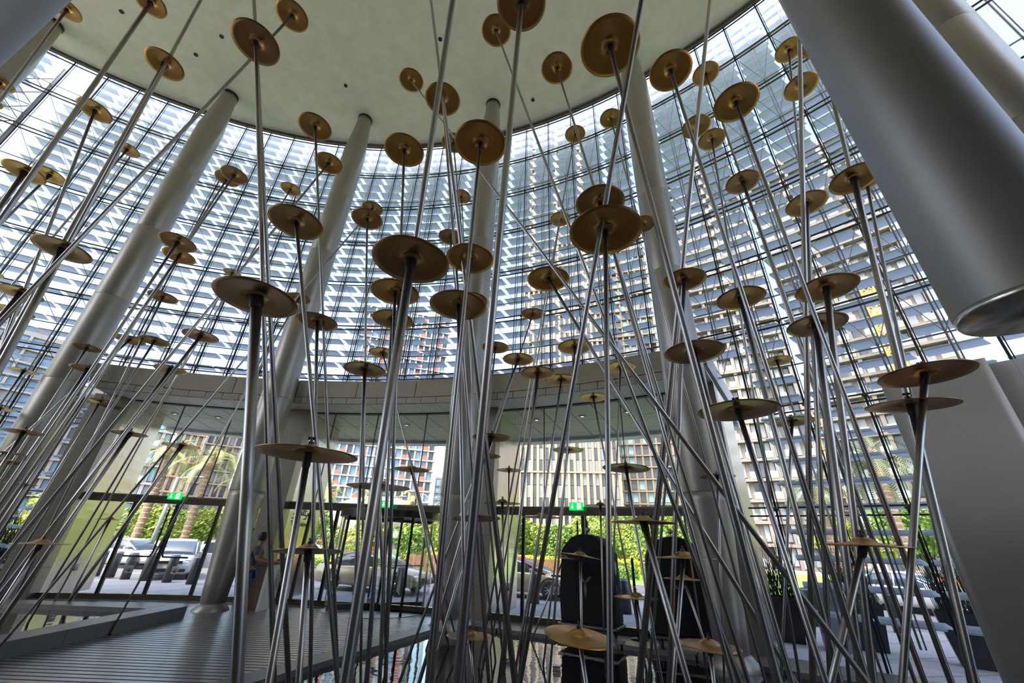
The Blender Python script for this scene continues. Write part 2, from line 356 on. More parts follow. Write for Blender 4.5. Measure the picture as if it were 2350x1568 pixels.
(-7.46,7.15,7.15, 0.62, -7.86,6.69, 0.026, 0,0, "tan cymbal right of the left column, lower of two overlapping ones"),
(-8.63,8.39,6.83, 0.62, -8.55,8.44, 0.026, 0,0, "grey-tan cymbal right of the left column below an overlapping pair"),
(-6.23,4.42,5.10, 0.62, -5.94,4.69, 0.042, 0,0, "large grey cymbal left of the left column at mid height"),
(-9.68,5.62,7.87, 0.62, -9.48,5.99, 0.045, 0,0, "large grey cymbal near the left edge with a golden one behind"),
(-12.13,7.45,9.81, 0.62, -12.49,6.87, 0.032, 0,0, "golden cymbal behind the large grey one near the left edge"),
(-9.01,6.24,5.48, 0.62, -9.22,5.96, 0.038, 0,0, "grey-brown cymbal near the left edge, upper of a close pair"),
(-10.43,7.32,5.68, 0.62, -9.81,8.21, 0.038, 0,0, "grey-brown cymbal near the left edge, lower of a close pair"),
(-14.42,9.14,7.86, 0.56, -14.24,9.60, 0.029, 0,0, "grey cymbal tip at the left edge above a close pair"),
(-10.89,9.37,5.82, 0.62, -11.05,9.18, 0.028, 0,0, "grey-brown cymbal before the left column, upper of two there"),
(-9.32,8.27,4.82, 0.62, -9.57,8.00, 0.039, 0,0, "thin olive-grey cymbal before the left column, lower of two there"),
(-13.49,10.45,5.51, 0.62, -13.52,10.22, 0.030, 0,0, "thin grey cymbal left of the left column at the steel band's height"),
(-9.35,8.84,5.84, 0.62, -10.47,7.39, 0.027, 0,0, "tan cymbal just above the steel band's left end, left of a pair"),
(-8.42,8.51,5.68, 0.62, -8.73,8.15, 0.026, 0,0, "tan cymbal just above the steel band's left end, right of a pair"),
(-6.14,7.06,5.15, 0.62, -6.91,6.31, 0.031, 0,0, "tan cymbal above the steel band, left of the widest grey one"),
(-7.63,8.38,4.93, 0.62, -8.29,7.75, 0.045, 0,0, "dark grey cymbal overlapping the top of the steel band at left"),
(-10.09,9.19,4.40, 0.62, -10.32,8.99, 0.043, 0,0, "grey-brown cymbal before the left pier, leftmost of three in a row"),
(-10.60,10.09,4.64, 0.62, -10.71,9.81, 0.028, 0,0, "brown cymbal before the left pier, middle of three in a row"),
(-11.51,11.38,4.86, 0.62, -11.88,11.15, 0.027, 0,0, "tan cymbal before the left pier, rightmost of three in a row"),
(-7.89,8.41,3.48, 0.62, -8.32,8.09, 0.045, 0,0, "thin brown cymbal before the left pier below the three in a row"),
(-8.08,10.11,3.59, 0.80, -9.89,10.88, 0.045, 0,0, "thin grey cymbal before the palm crowns in the left doorway"),
(-8.97,7.49,3.24, 0.62, -9.04,7.42, 0.030, 0,0, "wide thin grey cymbal left of the left pier"),
(-13.18,10.21,4.37, 0.62, -13.29,10.28, 0.031, 0,0, "thin grey cymbal at the left edge above the wide thin one"),
(-11.06,9.35,2.94, 0.62, -10.95,9.37, 0.031, 4,0, "darkest cymbal at the left edge below the wide thin one"),
(-9.67,8.03,2.94, 0.46, -9.63,7.99, 0.022, 0,0, "grey cymbal touching the darkest one at the left edge"),
(-10.13,11.36,1.91, 0.62, -10.21,11.32, 0.027, 0,0, "thin mauve cymbal before the yellow-lit left pier"),
(-10.19,8.99,2.47, 0.52, -10.28,9.00, 0.025, 0,0, "thin dark cymbal near the left edge at door head height"),
(-6.54,6.43,1.48, 0.62, -6.69,6.33, 0.029, 0,0, "pinkish edge-on cymbal low at the left before the dark pier"),
(-1.83,4.24,1.58, 0.62, -1.55,4.33, 0.030, 0,6, "tilted pale cymbal with a black cap before the second pier's lettering"),
(-1.66,5.51,2.31, 0.80, -1.71,7.76, 0.027, 0,0, "thin grey cymbal above the revolving door"),
(-2.06,8.97,3.07, 0.76, -0.92,9.24, 0.035, 0,0, "dark grey cymbal upper right of the revolving door"),
(-1.30,2.67,2.18, 0.62, -1.12,2.74, 0.022, 0,0, "widest brown cymbal low in front of the second pier"),
(-2.20,5.58,3.97, 0.62, -1.59,5.76, 0.028, 0,0, "grey-brown cymbal before the steel band right of the second column"),
(-3.05,8.58,5.63, 0.62, -0.70,8.98, 0.021, 0,0, "small tan cymbal just above the steel band, right of the second column"),
(1.05,1.36,6.31, 0.62, 0.07,4.86, 0.025, 0,0, "thick steel rod crossing before the left black cart, cymbal above the frame"),
(-0.90,2.35,9.42, 0.62, -1.68,5.77, 0.043, 0,0, "thick steel rod leaning left between second and third columns, cymbal above the frame"),
(-2.67,4.22,15.45, 0.62, 0.29,4.23, 0.033, 0,0, "thin steel rod crossing the thick one before the ceiling, cymbal above the frame"),
(-6.86,4.09,14.61, 0.62, -6.21,4.90, 0.031, 0,0, "thin steel rod slanting across the ceiling's left part, cymbal above the frame"),
(-6.28,3.87,13.94, 0.62, -2.26,5.84, 0.039, 0,0, "steel rod rising above the large brown cymbal at upper left"),
(4.99,4.29,16.41, 0.62, 1.39,5.51, 0.046, 0,0, "steel rod rising past the ceiling edge right of the fourth column"),
(5.93,4.29,10.90, 0.62, 4.85,5.24, 0.039, 0,0, "steel rod coming down from behind the right grey drum"),
(5.46,3.68,12.11, 0.62, 3.10,5.27, 0.039, 0,0, "steel rod standing beside the right grey drum's edge, cymbal hidden"),
]
# ------------------------------------------------------------------ ground, floor, pools
TH0, DTH = 45.93, 2.843                             # one mullion every 2.843 degrees
ZR = [0.12, 2.58, 4.70, 6.82, 8.82, 10.82, 12.86, 14.88, 16.87, 18.80]
CTH0, CTH1 = -17.0, 36.0                            # span of the entrance canopy
M['asphalt'] = mat('asphalt', (0.13, 0.13, 0.14), 0.85, noise=0.12, scale=9)
M['paving'] = mat('paving', (0.21, 0.21, 0.225), 0.75, noise=0.08, scale=3)
M['sand'] = mat('pale_ground', (0.30, 0.27, 0.22), 0.9, noise=0.1, scale=0.3)
M['grass'] = mat('lawn', (0.16, 0.30, 0.05), 0.9, noise=0.35, scale=18)
M['paint'] = mat('road_paint', (0.75, 0.75, 0.72), 0.7)
M['seam'] = mat('paving_joint', (0.14, 0.14, 0.15), 0.8)
GZ = -0.2
g = MB().prism([(-600, -400), (600, -400), (600, 900), (-600, 900)], GZ-0.6, GZ-0.04).build('ground', M['sand'])
tag(g, kind='structure')
g = MB().arc(-75, 75, 20.9, 29.2, GZ-0.04, GZ, 50).build('pavement', M['paving']); tag(g, kind='structure')
for k in range(-14, 13):                            # long joints of the forecourt paving
    a, b = pol(-4+k*3.6, 21.2, GZ+0.002), pol(2+k*3.6+6, 29.0, GZ+0.002)
    d = (b-a).normalized(); n = Vector((-d.y, d.x, 0))*0.03
    MB().add([a-n, b-n, b+n, a+n], [(0,1,2,3)]).build('paving_joint', M['seam'], g)
g = MB().arc(-75, 75, 29.2, 36.5, GZ-0.05, GZ-0.03, 50).build('road', M['asphalt']); tag(g, kind='structure')
for k in range(-20, 20):
    MB().arc(k*3.0, k*3.0+1.3, 32.7, 32.85, GZ-0.03, GZ-0.024, 2).build('lane_mark', M['paint'], g)
g = MB().arc(-75, 75, 36.5, 36.8, GZ-0.1, GZ+0.12, 50).build('kerb_strip', M['paving']); tag(g, kind='structure')
g = MB().arc(-75, 75, 36.8, 70, GZ-0.1, GZ+0.06, 50).build('lawn', M['grass']); tag(g, kind='structure')

# hall floor: stone base, slatted walkway, two pools
fl = MB().lathe([(0.0, -0.5), (20.9, -0.5), (20.9, -0.16), (0.0, -0.16)], 96, (CX, CY, 0)).build('floor', M['bed']); tag(fl, kind='structure')
def curb_x(y): return -1.41+(y-10.55)*0.428          # right edge of the walkway = edge of the big pool
ring = MB().arc(16.5, 60, 19.65, 20.75, -0.16, 0.0, 40)
o = ring.build('stone_border', M['floor'], fl)
poly = [(curb_x(-3.5)-0.45, -3.5), (curb_x(11.2)-0.45, 11.2)] + [tuple(pol(t, 20.75)[:2]) for t in (17, 10, 5, 0, -6, -12, -18, -26, -34, -42, -50)] + [(-27, 6), (-27, -3.5)]
MB().prism(poly, -0.16, -0.035).build('walkway_bed', M['gapstone'], fl)
y = 2.4; k = 0
while y < 12.75:                                     # aluminium slats of the walkway
    xl = -7.0 if y < 10.72 else -15.5
    xr = curb_x(y)-0.46 if y < 11.2 else -1.45
    hw = math.sqrt(max(0, 20.5**2-(y+0.1-CY)**2)); xl = max(xl, CX-hw); xr = min(xr, CX+hw)
    MB().box(((xl+xr)/2, y, -0.0175), (xr-xl, 0.105, 0.035)).build('floor_slat', M['slat'], fl)
    y += 0.145
MB().arc(-22, 17, 20.5, 20.76, -0.05, 0.012, 30).build('threshold_strip', M['slat'], fl)

kb = thing('pool_kerb', 'flat dark stone kerb along the ribbed walkway, edging the big pool', 'kerb', (-2.0, 9.0, 0))
a, b = (curb_x(-3.5), -3.5), (curb_x(11.05), 11.05)
MB().prism([(a[0]-0.45, a[1]), a, b, (b[0]-0.45, b[1])], -0.16, 0.02).shift((2.0, -9.0, 0)).build('kerb_stone', M['kerb'], kb)
kb = thing('pool_kerb', 'curved dark stone kerb in front of the two black carts', 'kerb', tuple(pol(30, 19.7)))
pk = pol(30, 19.7); i = 0
t = 16.5
while t < 58:
    MB().arc(t+0.04, t+3.9, 19.55, 19.95, -0.16, 0.02, 3).shift((-pk.x, -pk.y, 0)).build('kerb_stone', M['kerb'], kb); t += 4
kl = thing('pool_kerb', 'raised dark kerb with a pointed corner around the left pool', 'kerb', (-7.0, 10.7, 0))
for y0 in range(-4, 11, 2):
    y1 = min(y0+2, 10.74); 
    MB().box((-7.26+7, (y0+y1)/2-10.7, 0.06), (0.5, y1-y0-0.006, 0.32)).build('kerb_stone', M['kerb'], kl)
for x1 in (-7.52, -9.52, -11.52, -13.52):
    MB().box((x1-0.997+7, 10.48-10.7, 0.06), (1.994, 0.5, 0.32)).build('kerb_stone', M['kerb'], kl)
wpoly = [a, b] + [tuple(pol(t, 19.56)[:2]) for t in range(17, 62, 3)] + [(13.5, -3.5)]
wt = MB().prism(wpoly, -0.15, -0.06).build('water', M['water']); tag(wt, 'dark still water of the big pool mirroring the rods', 'water', kind='stuff')
wt = MB().prism([(-7.5, -4), (-7.5, 10.24), (-15.4, 10.24), (-15.4, -4)], -0.02, 0.13).build('water', M['water'])
tag(wt, 'still water of the small left pool behind the raised kerb', 'water', kind='stuff')

# ------------------------------------------------------------------ ceiling
cl = MB().lathe([(0.0, 18.86), (20.55, 18.86), (20.55, 19.5), (0.0, 19.5)], 128, (CX, CY, 0)).build('ceiling', M['plaster']); tag(cl, kind='structure')
MB().arc(-75, 75, 20.6, 20.72, 18.77, 18.855, 90).build('edge_trim', M['trim'], cl, True)
MB().arc(-75, 75, 20.56, 20.9, 18.95, 19.5, 90).build('roof_edge', M['greymetal'], cl)
sm = MB().lathe([(0.075, 0.0), (0.075, -0.025), (0.05, -0.03), (0.0, -0.02)], 12).mesh('ceiling_spot', M['dark'])
for (x, y_) in [(-9.55,5.17), (-8.64,5.21), (-7.22,5.0), (-10.76,6.91), (-11.72,8.6), (-5.4,5.9), (-10.0,9.3), (-7.5,10.3), (-1.2,5.4), (0.5,10.6), (2.9,8.7), (4.6,6.4), (-15.0,7.9), (-11.6,5.9), (-3.2,8.4), (-13.2,9.3)]:
    link('ceiling_spot', sm, cl, (x, y_, 18.86))

# back of the hall, unseen: dark wall added to block light from behind
M['backstone'] = mat('brown_stone', (0.17, 0.14, 0.11), 0.45, noise=0.12, scale=1.2)
wb = MB().box((-7.0, -6.2, 9.35), (42.0, 0.4, 18.98)).build('wall_back_unseen', M['backstone']); tag(wb, kind='structure')
MB().prism([(-26, -6.0), (13.5, -6.0), (13.5, -3.5), (-26, -3.5)], -0.16, 0.0).build('back_terrace', M['floor'], fl)

# ------------------------------------------------------------------ columns and hanging drums
def column(th, r, label):
    p = pol(th, r)
    c = thing('round_column', label, 'column', (p.x, p.y, 0), group='tall round steel columns')
    zs = [2.75, 5.4, 8.2, 11.0, 13.8, 16.6]
    for i in range(len(zs)-1):                          # shaft built of welded drums
        MB().lathe([(0.436, zs[i]), (0.44, zs[i]+0.012), (0.44, zs[i+1]-0.012), (0.436, zs[i+1])], 40).build('shaft_segment', M['column'], c, True)
    MB().lathe([(0.44, 16.6), (0.43, 16.62), (0.29, 18.6), (0.29, 18.76)], 40).build('tapered_head', M['column'], c, True)
    MB().lathe([(0.31, 18.76), (0.31, 18.86)], 40).build('collar', M['dark'], c)
    MB().lathe([(0.27, 0.1), (0.30, 0.6), (0.43, 2.6), (0.437, 2.75)], 40).build('tapered_foot', M['column'], c, True)
    MB().lathe([(0.40, -0.16), (0.40, 0.02), (0.30, 0.14), (0.275, 0.16)], 40).build('base_flange', M['column'], c, True)
    return c
column(-34.9, 19.4, 'steel column at far upper left, its head beside the grey drum')
column(-17.65, 19.38, 'leftmost full steel column, leaning across the left louvres')
column(-0.6, 19.34, 'second steel column from left, standing on the ribbed walkway')
column(17.2, 19.28, 'third steel column from left, rising at the picture centre')
column(34.3, 19.45, 'fourth steel column from left, beside the right black cart')
column(52.75, 19.35, 'steel column behind the hanging right drum, a thin strip at top right')
def drum(az, d, r, zb, label):
    x, y = d*math.sin(rad(az)), d*math.cos(rad(az))
    c = thing('hanging_drum', label, 'drum', (x, y, 18.86), group='large grey hanging drums')
    h = zb-18.86
    zz = [0.0, -3.4, -6.8, -10.2, h]
    for i in range(4):
        MB().lathe([(r-0.004, zz[i]), (r, zz[i]-0.01), (r, zz[i+1]+0.01), (r-0.004, zz[i+1])], 64).build('drum_segment', M['drum'], c, True)
    MB().lathe([(r, h), (r*0.96, h-0.03), (0.0, h-0.05)], 64).build('underside', M['steel_wavy'], c, True)
drum(57.85, 3.4, 0.33, 2.97, 'huge grey drum hanging from the ceiling at the right edge')
drum(-70.9, 3.4, 0.33, 2.97, 'huge grey drum hanging in the top left corner')

# ------------------------------------------------------------------ glass wall
wf = link('wall_front', None); tag(wf, kind='structure')
ths = [TH0-DTH*k for k in range(-8, 35)]
def in_canopy(t): return CTH0 < t < CTH1
mm = {}
for t in ths:
    z0 = 6.2 if in_canopy(t) else 0.0
    key = z0
    if key not in mm:
        b = MB(); b.tube((0, R0, z0), (0, R0, 18.8), 0.022, 0.022, 6); b.tube((0.05, R0+0.03, z0), (0.05, R0+0.03, 18.8), 0.01, 0.01, 5)
        mm[key] = b.mesh('mullion', M['cable'], True)
    link('mullion', mm[key], wf, (CX, CY, 0), -rad(t))
segs = [(ths[-1], CTH0), (CTH0, CTH1), (CTH1, ths[0])]
for zi, z in enumerate(ZR[1:], 1):
    for dz in (0.0, -0.16):
        if zi in (1, 2):
            for (a, b) in ((ths[-1], CTH0), (CTH1, ths[0])):
                MB().arc(a, b, R0-0.015, R0+0.015, z+dz-0.015, z+dz+0.015, 24).build('rail', M['cable'], wf)
        else:
            MB().arc(ths[-1], ths[0], R0-0.018, R0+0.018, z+dz-0.018, z+dz+0.018, 80).build('rail', M['cable'], wf)
nd = MB().sphere((0, 0, 0), 0.055, 8, 5).mesh('node', M['trim'], True)
for t in ths:
    for z in ZR[1:-1]:
        if z < 6 and in_canopy(t): continue
        if t > 58 or t < -44 or (t > 44.5 and z < 4.9): continue
        link('node', nd, wf, pol(t, R0-0.02, z-0.03), -rad(t))
pm = {}
for i in range(len(ths)-1):
    t1, t0 = ths[i], ths[i+1]; tc = (t0+t1)/2
    if tc > 56 or tc < -45: continue
    for r in range(len(ZR)-1):
        z0, z1 = ZR[r], ZR[r+1]
        if z0 < 6 and in_canopy(tc): continue
        if r not in pm:
            h = rad(DTH)/2-0.0008; rr = R0+0.09
            b = MB(); x, y = rr*math.sin(h), rr*math.cos(h)
            b.box((0, y, (z0+z1)/2), (2*x, 0.012, z1-z0-0.03)); pm[r] = b.mesh('pane', M['glass'])
        link('pane', pm[r], wf, (CX, CY, 0), -rad(tc))
# outer layer: posts at half bays, rings and braces carrying the louvres
lv = tag(link('sunscreen', None), 'curved screen of grey louvre blades outside the glass wall', 'louvre screen')
po = {}
for i in range(len(ths)-1):
    t = (ths[i]+ths[i+1])/2
    if t > 56 or t < -45: continue
    z0 = 6.3 if in_canopy(t) else 0.3
    if z0 not in po:
        b = MB(); b.tube((0, R0+0.75, z0), (0, R0+0.75, 20.7), 0.02, 0.02, 6); b.tube((0.07, R0+0.78, z0), (0.07, R0+0.78, 20.7), 0.014, 0.014, 6)
        po[z0] = b.mesh('post', M['greymetal'], True)
    link('post', po[z0], lv, (CX, CY, 0), -rad(t))
for z in ZR[3:]:
    MB().arc(ths[-1], ths[0], R0+0.72, R0+0.75, z-0.95, z-0.92, 80).build('outer_rail', M['greymetal'], lv)
br = MB()
for i in range(len(ths)-1):
    t1, t0 = ths[i], ths[i+1]; tc = (t0+t1)/2
    if tc > 50 or tc < -42: continue
    for z in ZR[3:-1]:
        q = pol(tc, R0+0.74, z-0.93)
        for t in (t0, t1): br.tube(pol(t, R0, z-0.03), q, 0.009, 0.009, 4, False)
o = br.build('brace', M['greymetal'], lv); o['kind'] = 'stuff'
# louvre blades: arched perforated sheets, one per bay and row
NB = 5
def blade_verts():
    vs, fs = [], []
    h0, h1 = -rad(DTH)/2+0.0034, rad(DTH)/2-0.0046
    prof = [(u, 0.085*math.sin(math.pi*u)) for u in [k/NB for k in range(NB+1)]]
    pts = [(u, z+0.012) for u, z in prof] + [(u, z-0.016) for u, z in reversed(prof)]
    for s in (0, 1):
        for u, z in pts:
            a = (h0, h1)[s] + 0.004*(u-0.5) + 0.010*(u-0.5)**2
            r = 21.60+0.43*u
            vs.append((r*math.sin(a), r*math.cos(a), z))
    n = len(pts)
    for i in range(n): fs.append((i, (i+1) % n, n+(i+1) % n, n+i))
    fs += [tuple(range(n)), tuple(reversed(range(n, 2*n)))]
    return vs, fs
bv, bf = blade_verts()
bm_ = MB().add(bv, bf).mesh('louvre_blade', M['blade'])
cells = []
for i in range(len(ths)-1):
    tc = (ths[i]+ths[i+1])/2
    if tc > 54 or tc < -44.5: continue
    if abs(tc+36.2) < 1.5: continue                    # the braced gap at the far left
    nrow = 41
    for k in range(nrow):
        z = 0.62+k*0.502
        if in_canopy(tc) and z < 6.45: continue
        p = pol(tc, 21.8, z); cells.append(((p-EYE).length, tc, z))
cells.sort()
rest = MB()
for j, (d, tc, z) in enumerate(cells):
    if j < 300: link('louvre_blade', bm_, lv, (CX, CY, z), -rad(tc))
    else:
        c, s_ = math.cos(-rad(tc)), math.sin(-rad(tc))
        rest.add([(CX+x*c-y*s_, CY+x*s_+y*c, zz+z) for x, y, zz in bv], bf)
o = rest.build('distant_blades', M['blade'], lv); o['kind'] = 'stuff'
tw = tag(link('braced_mast', None, None, tuple(pol(-36.2, 21.6))), 'narrow lattice mast with cross bracing between louvre fields at upper left', 'mast')
pb = pol(-36.2, 21.6)
for dt in (-1.15, 1.15):
    b = MB(); b.tube(pol(-36.2+dt, 21.6, 0)-pb, pol(-36.2+dt, 21.6, 18.9)-pb, 0.07, 0.07, 10); b.build('chord', M['greymetal'], tw, True)
z = 0.3
while z < 18.3:
    for s in (-1, 1):
        MB().tube(pol(-36.2-1.15*s, 21.6, z)-pb, pol(-36.2+1.15*s, 21.6, z+0.9)-pb, 0.02, 0.02, 6).build('diagonal', M['greymetal'], tw)
    MB().tube(pol(-37.35, 21.6, z)-pb, pol(-35.05, 21.6, z)-pb, 0.02, 0.02, 6).build('rung', M['greymetal'], tw)
    z += 0.9

# right steel wall below the drum
M['wallpanel'] = mat('satin_wall_panel', (0.50, 0.48, 0.45), 0.5, 0.5, noise=0.05, scale=0.8)
wr = MB().arc(43.9, 47.9, 20.35, 20.7, -0.16, 4.86, 12).build('wall_right', M['wallpanel'], None, True); tag(wr, kind='structure')
MB().arc(47.9, 62, 20.75, 21.0, -0.16, 4.86, 12).build('side_panel', M['soffit_light'], wr, True)  # paler panel standing in for the lit portion of this wall

# ------------------------------------------------------------------ entrance canopy with piers and doors
cn = tag(link('entrance_canopy', None, None, tuple(pol(9, 20, 5.4))), 'long curved steel canopy band over the entrance doors', 'canopy')
pc = pol(9, 20, 5.4)
def cpart(name, mt, t0, t1, r0, r1, z0, z1, n=4, parent=cn, smooth=False):
    return MB().arc(t0, t1, r0, r1, z0, z1, n).shift(-pc).build(name, mt, parent, smooth)
t = CTH0+0.2
while t < 35.6:
    t2 = min(t+5.686, 35.7)
    cpart('fascia_panel', M['steel_wavy'], t+0.03, t2-0.03, 19.75, 19.79, 5.66, 6.21, 6)
    t = t2
t = CTH0+0.9
while t < 35.6:
    t2 = min(t+1.42, 35.6)
    cpart('lower_fascia_panel', M['steel_wavy'], t+0.02, t2-0.02, 19.76, 19.8, 5.46, 5.645, 2)
    t = t2
cpart('canopy_box', M['soffit'], CTH0+0.2, 35.7, 19.81, 25.0, 5.62, 6.2, 60)
t = CTH0+0.9
while t < 35.4:
    t2 = min(t+2.13, 35.6)
    cpart('inner_soffit_panel', M['soffit_light'], t+0.02, t2-0.02, 19.8, 20.7, 5.44, 5.5, 2)
    for r0_, r1_ in ((20.82, 22.3), (22.32, 23.8), (23.82, 24.5)):
        cpart('soffit_panel', M['soffit'], t+0.03, t2-0.03, r0_, r1_, 5.40, 5.46, 2)
    cpart('soffit_edge', M['soffit_light'], t+0.02, t2-0.02, 24.52, 25.0, 5.30, 5.5, 2)
    t = t2
dl = MB().lathe([(0.13, 0.0), (0.13, -0.02), (0.09, -0.025), (0.085, -0.005), (0.0, -0.003)], 16)
dm = dl.mesh('downlight', M['greymetal'])
le = MB().lathe([(0.055, -0.004), (0.05, -0.016), (0.0, -0.018)], 12).mesh('lamp', M['lens'])
for (t, r) in ((-12.8, 22.0), (-9.2, 22.0), (-5.5, 22.0), (-2.2, 22.0), (4.3, 22.0), (8.5, 22.0), (13.0, 22.0), (21.0, 21.9), (25.0, 21.9), (28.7, 21.9), (32.5, 21.9)):
    d = link('downlight', dm, cn, pol(t, r, 5.40)-pc); link('lamp', le, d)

def pier(t0, t1, label, tret):
    p = pol((t0+t1)/2, 20.6)
    c = thing('entrance_pier', label, 'pier', (p.x, p.y, 0), group='steel clad entrance piers')
    for z0, z1 in ((0.0, 0.72), (0.725, 1.9), (1.905, 2.6), (2.605, 4.0), (4.005, 5.45)):
        MB().arc(t0, t1, 20.45, 20.85, z0, z1, 3).shift((-p.x, -p.y, 0)).build('front_panel', M['steel'], c)
    for q in range(3):
        ra, rb = 20.86+q*0.72, 20.86+q*0.72+0.715
        for z0, z1 in ((0.0, 2.5), (2.505, 5.4)):
            MB().arc(t0+0.15, t1-0.02, ra, rb, z0, z1, 2).shift((-p.x, -p.y, 0)).build('side_panel', M['steel_wavy'], c)
    return c
P1 = pier(-17.0, -14.75, 'left steel pier of the entrance under the canopy end', 1)
P2 = pier(-0.95, 0.95, 'middle steel pier with dark lettering, behind the second column', 1)
P3 = pier(17.5, 18.7, 'third steel pier, right of the third column', 1)
P4 = pier(34.3, 35.6, 'right steel pier half hidden by the fourth column', 1)
# lettering on the middle pier's polished side
def text(name, body, size, matr, parent, loc, rx, rz, depth=0.002):
    cu = bpy.data.curves.new(name, 'FONT'); cu.body = body; cu.size = size; cu.extrude = depth; cu.align_x = 'CENTER'
    o = bpy.data.objects.new(name, cu); COL.objects.link(o)
    me = bpy.data.meshes.new_from_object(o.evaluated_get(bpy.context.evaluated_depsgraph_get()))
    bpy.data.objects.remove(o); me.materials.clear(); me.materials.append(matr)
    o = link(name, me, parent, loc); o.rotation_euler = (rx, 0, rz); o['kind'] = 'stuff'; return o
p2 = pol(0, 20.6)
tl = rad(0.93)
def side_pt(r, z, off=0.02):
    q = pol(0.93, r, z); n = Vector((math.cos(tl), -math.sin(tl), 0)); return q+n*off-Vector((p2.x, p2.y, 0))
text('lettering', 'The Residences', 0.20, M['ink'], P2, side_pt(21.75, 1.98), rad(90), rad(90)-tl)
ar = MB()                                              # the joined script of the upper line, as strokes
def stroke(pts, w=0.012):
    for a, b in zip(pts[:-1], pts[1:]):
        ar.tube(side_pt(a[0], a[1]), side_pt(b[0], b[1]), w, w, 5)
xs = 21.15
for k in range(9):
    x0 = xs+k*0.13
    stroke([(x0, 2.32), (x0+0.04, 2.30), (x0+0.09, 2.31), (x0+0.13, 2.32)])
    if k in (1, 4, 5, 8): stroke([(x0+0.05, 2.31), (x0+0.055, 2.47)])
    if k in (0, 6): stroke([(x0+0.1, 2.31), (x0+0.08, 2.22), (x0, 2.18), (x0-0.05, 2.2)])
    if k in (2, 3, 7): stroke([(x0+0.05, 2.31), (x0+0.06, 2.38), (x0+0.1, 2.37), (x0+0.1, 2.31)])
    if k in (2, 5, 6): ar.sphere(side_pt(x0+0.07, 2.44), 0.016, 6, 4)
ar.build('lettering', M['ink'], P2)['kind'] = 'stuff'

M['headmetal'] = mat('polished_bronze_frame', (0.20, 0.17, 0.14), 0.2, 0.9)
# door line: sill, header, joints, panes
def glazed_bay(name, t0, t1, joints, mull, sil=True):
    d = link(name, None); tag(d, kind='structure')
    MB().arc(t0, t1, 20.70, 20.84, 2.42, 2.60, 16).build('header', M['headmetal'], d)
    MB().arc(t0, t1, 20.72, 20.82, 2.60, 2.64, 16).build('header_trim', M['steel'], d)
    MB().arc(t0, t1, 20.70, 20.84, 0.0, 0.14, 16).build('sill', M['headmetal'], d)
    js = [t0]+joints+[t1]
    for j in joints: MB().arc(j-0.03, j+0.03, 20.75, 20.79, 2.64, 5.44, 1).build('joint', M['cable'], d)
    for a, b in zip(js[:-1], js[1:]): MB().arc(a+0.04, b-0.04, 20.765, 20.777, 2.66, 5.43, 4).build('pane', M['doorglass'], d)
    MB().arc(t0, t1, 20.73, 20.81, 5.41, 5.45, 16).build('head_channel', M['cable'], d)
    for mth in mull: MB().arc(mth-0.11, mth+0.11, 20.73, 20.81, 0.14, 2.42, 1).build('door_mullion', M['dark'], d)
    ms = [t0]+mull+[t1]
    return d, ms
d1, ms = glazed_bay('door_1', -14.7, -0.95, [-10.5, -6.3, -2.9], [-11.1, -7.95, -4.67])
for a, b in zip(ms[:-1], ms[1:]): MB().arc(a+0.12, b-0.12, 20.765, 20.777, 0.15, 2.41, 3).build('pane', M['doorglass'], d1)
def pull(th, side, par):                               # long looped door pull
    a, b = th+0.35*side, th+2.3*side
    pts = [pol(a, 20.66, 2.3), pol(a, 20.66, 1.14), pol(a+0.12*side, 20.66, 1.04), pol(b, 20.66, 1.04)]
    MB().path(pts, 0.022, 8).build('handle', M['dark'], par, True)
    MB().tube(pol(a, 20.66, 2.0), pol(a, 20.74, 2.0), 0.012).build('handle_mount', M['dark'], par)
    MB().tube(pol(a, 20.66, 1.3), pol(a, 20.74, 1.3), 0.012).build('handle_mount', M['dark'], par)
pull(-7.95, -1, d1); pull(-7.95, 1, d1)
MB().tube(pol(-7.8, 20.7, 0.14), pol(-7.8, 20.7, 2.42), 0.02).build('door_stile', M['dark'], d1)
d2, ms = glazed_bay('door_2', 0.95, 17.5, [3.0, 7.1, 11.8, 15.4], [1.9, 2.9, 5.2, 14.5, 15.6])
for a, b in ((0.95, 1.9), (2.9, 5.2), (14.5, 15.6), (15.6, 17.5)): MB().arc(a+0.12, b-0.12, 20.765, 20.777, 0.15, 2.41, 2).build('pane', M['doorglass'], d2)
d3, ms = glazed_bay('door_3', 18.7, 34.3, [22.6, 28.85, 32.0], [21.0, 25.5, 30.2])
for a, b in zip(ms[:-1], ms[1:]): MB().arc(a+0.12, b-0.12, 20.765, 20.777, 0.15, 2.41, 3).build('pane', M['doorglass'], d3)
pull(25.5, -1, d3); pull(25.5, 1, d3)
MB().tube(pol(25.75, 20.7, 0.14), pol(25.75, 20.7, 2.42), 0.02).build('door_stile', M['dark'], d3)
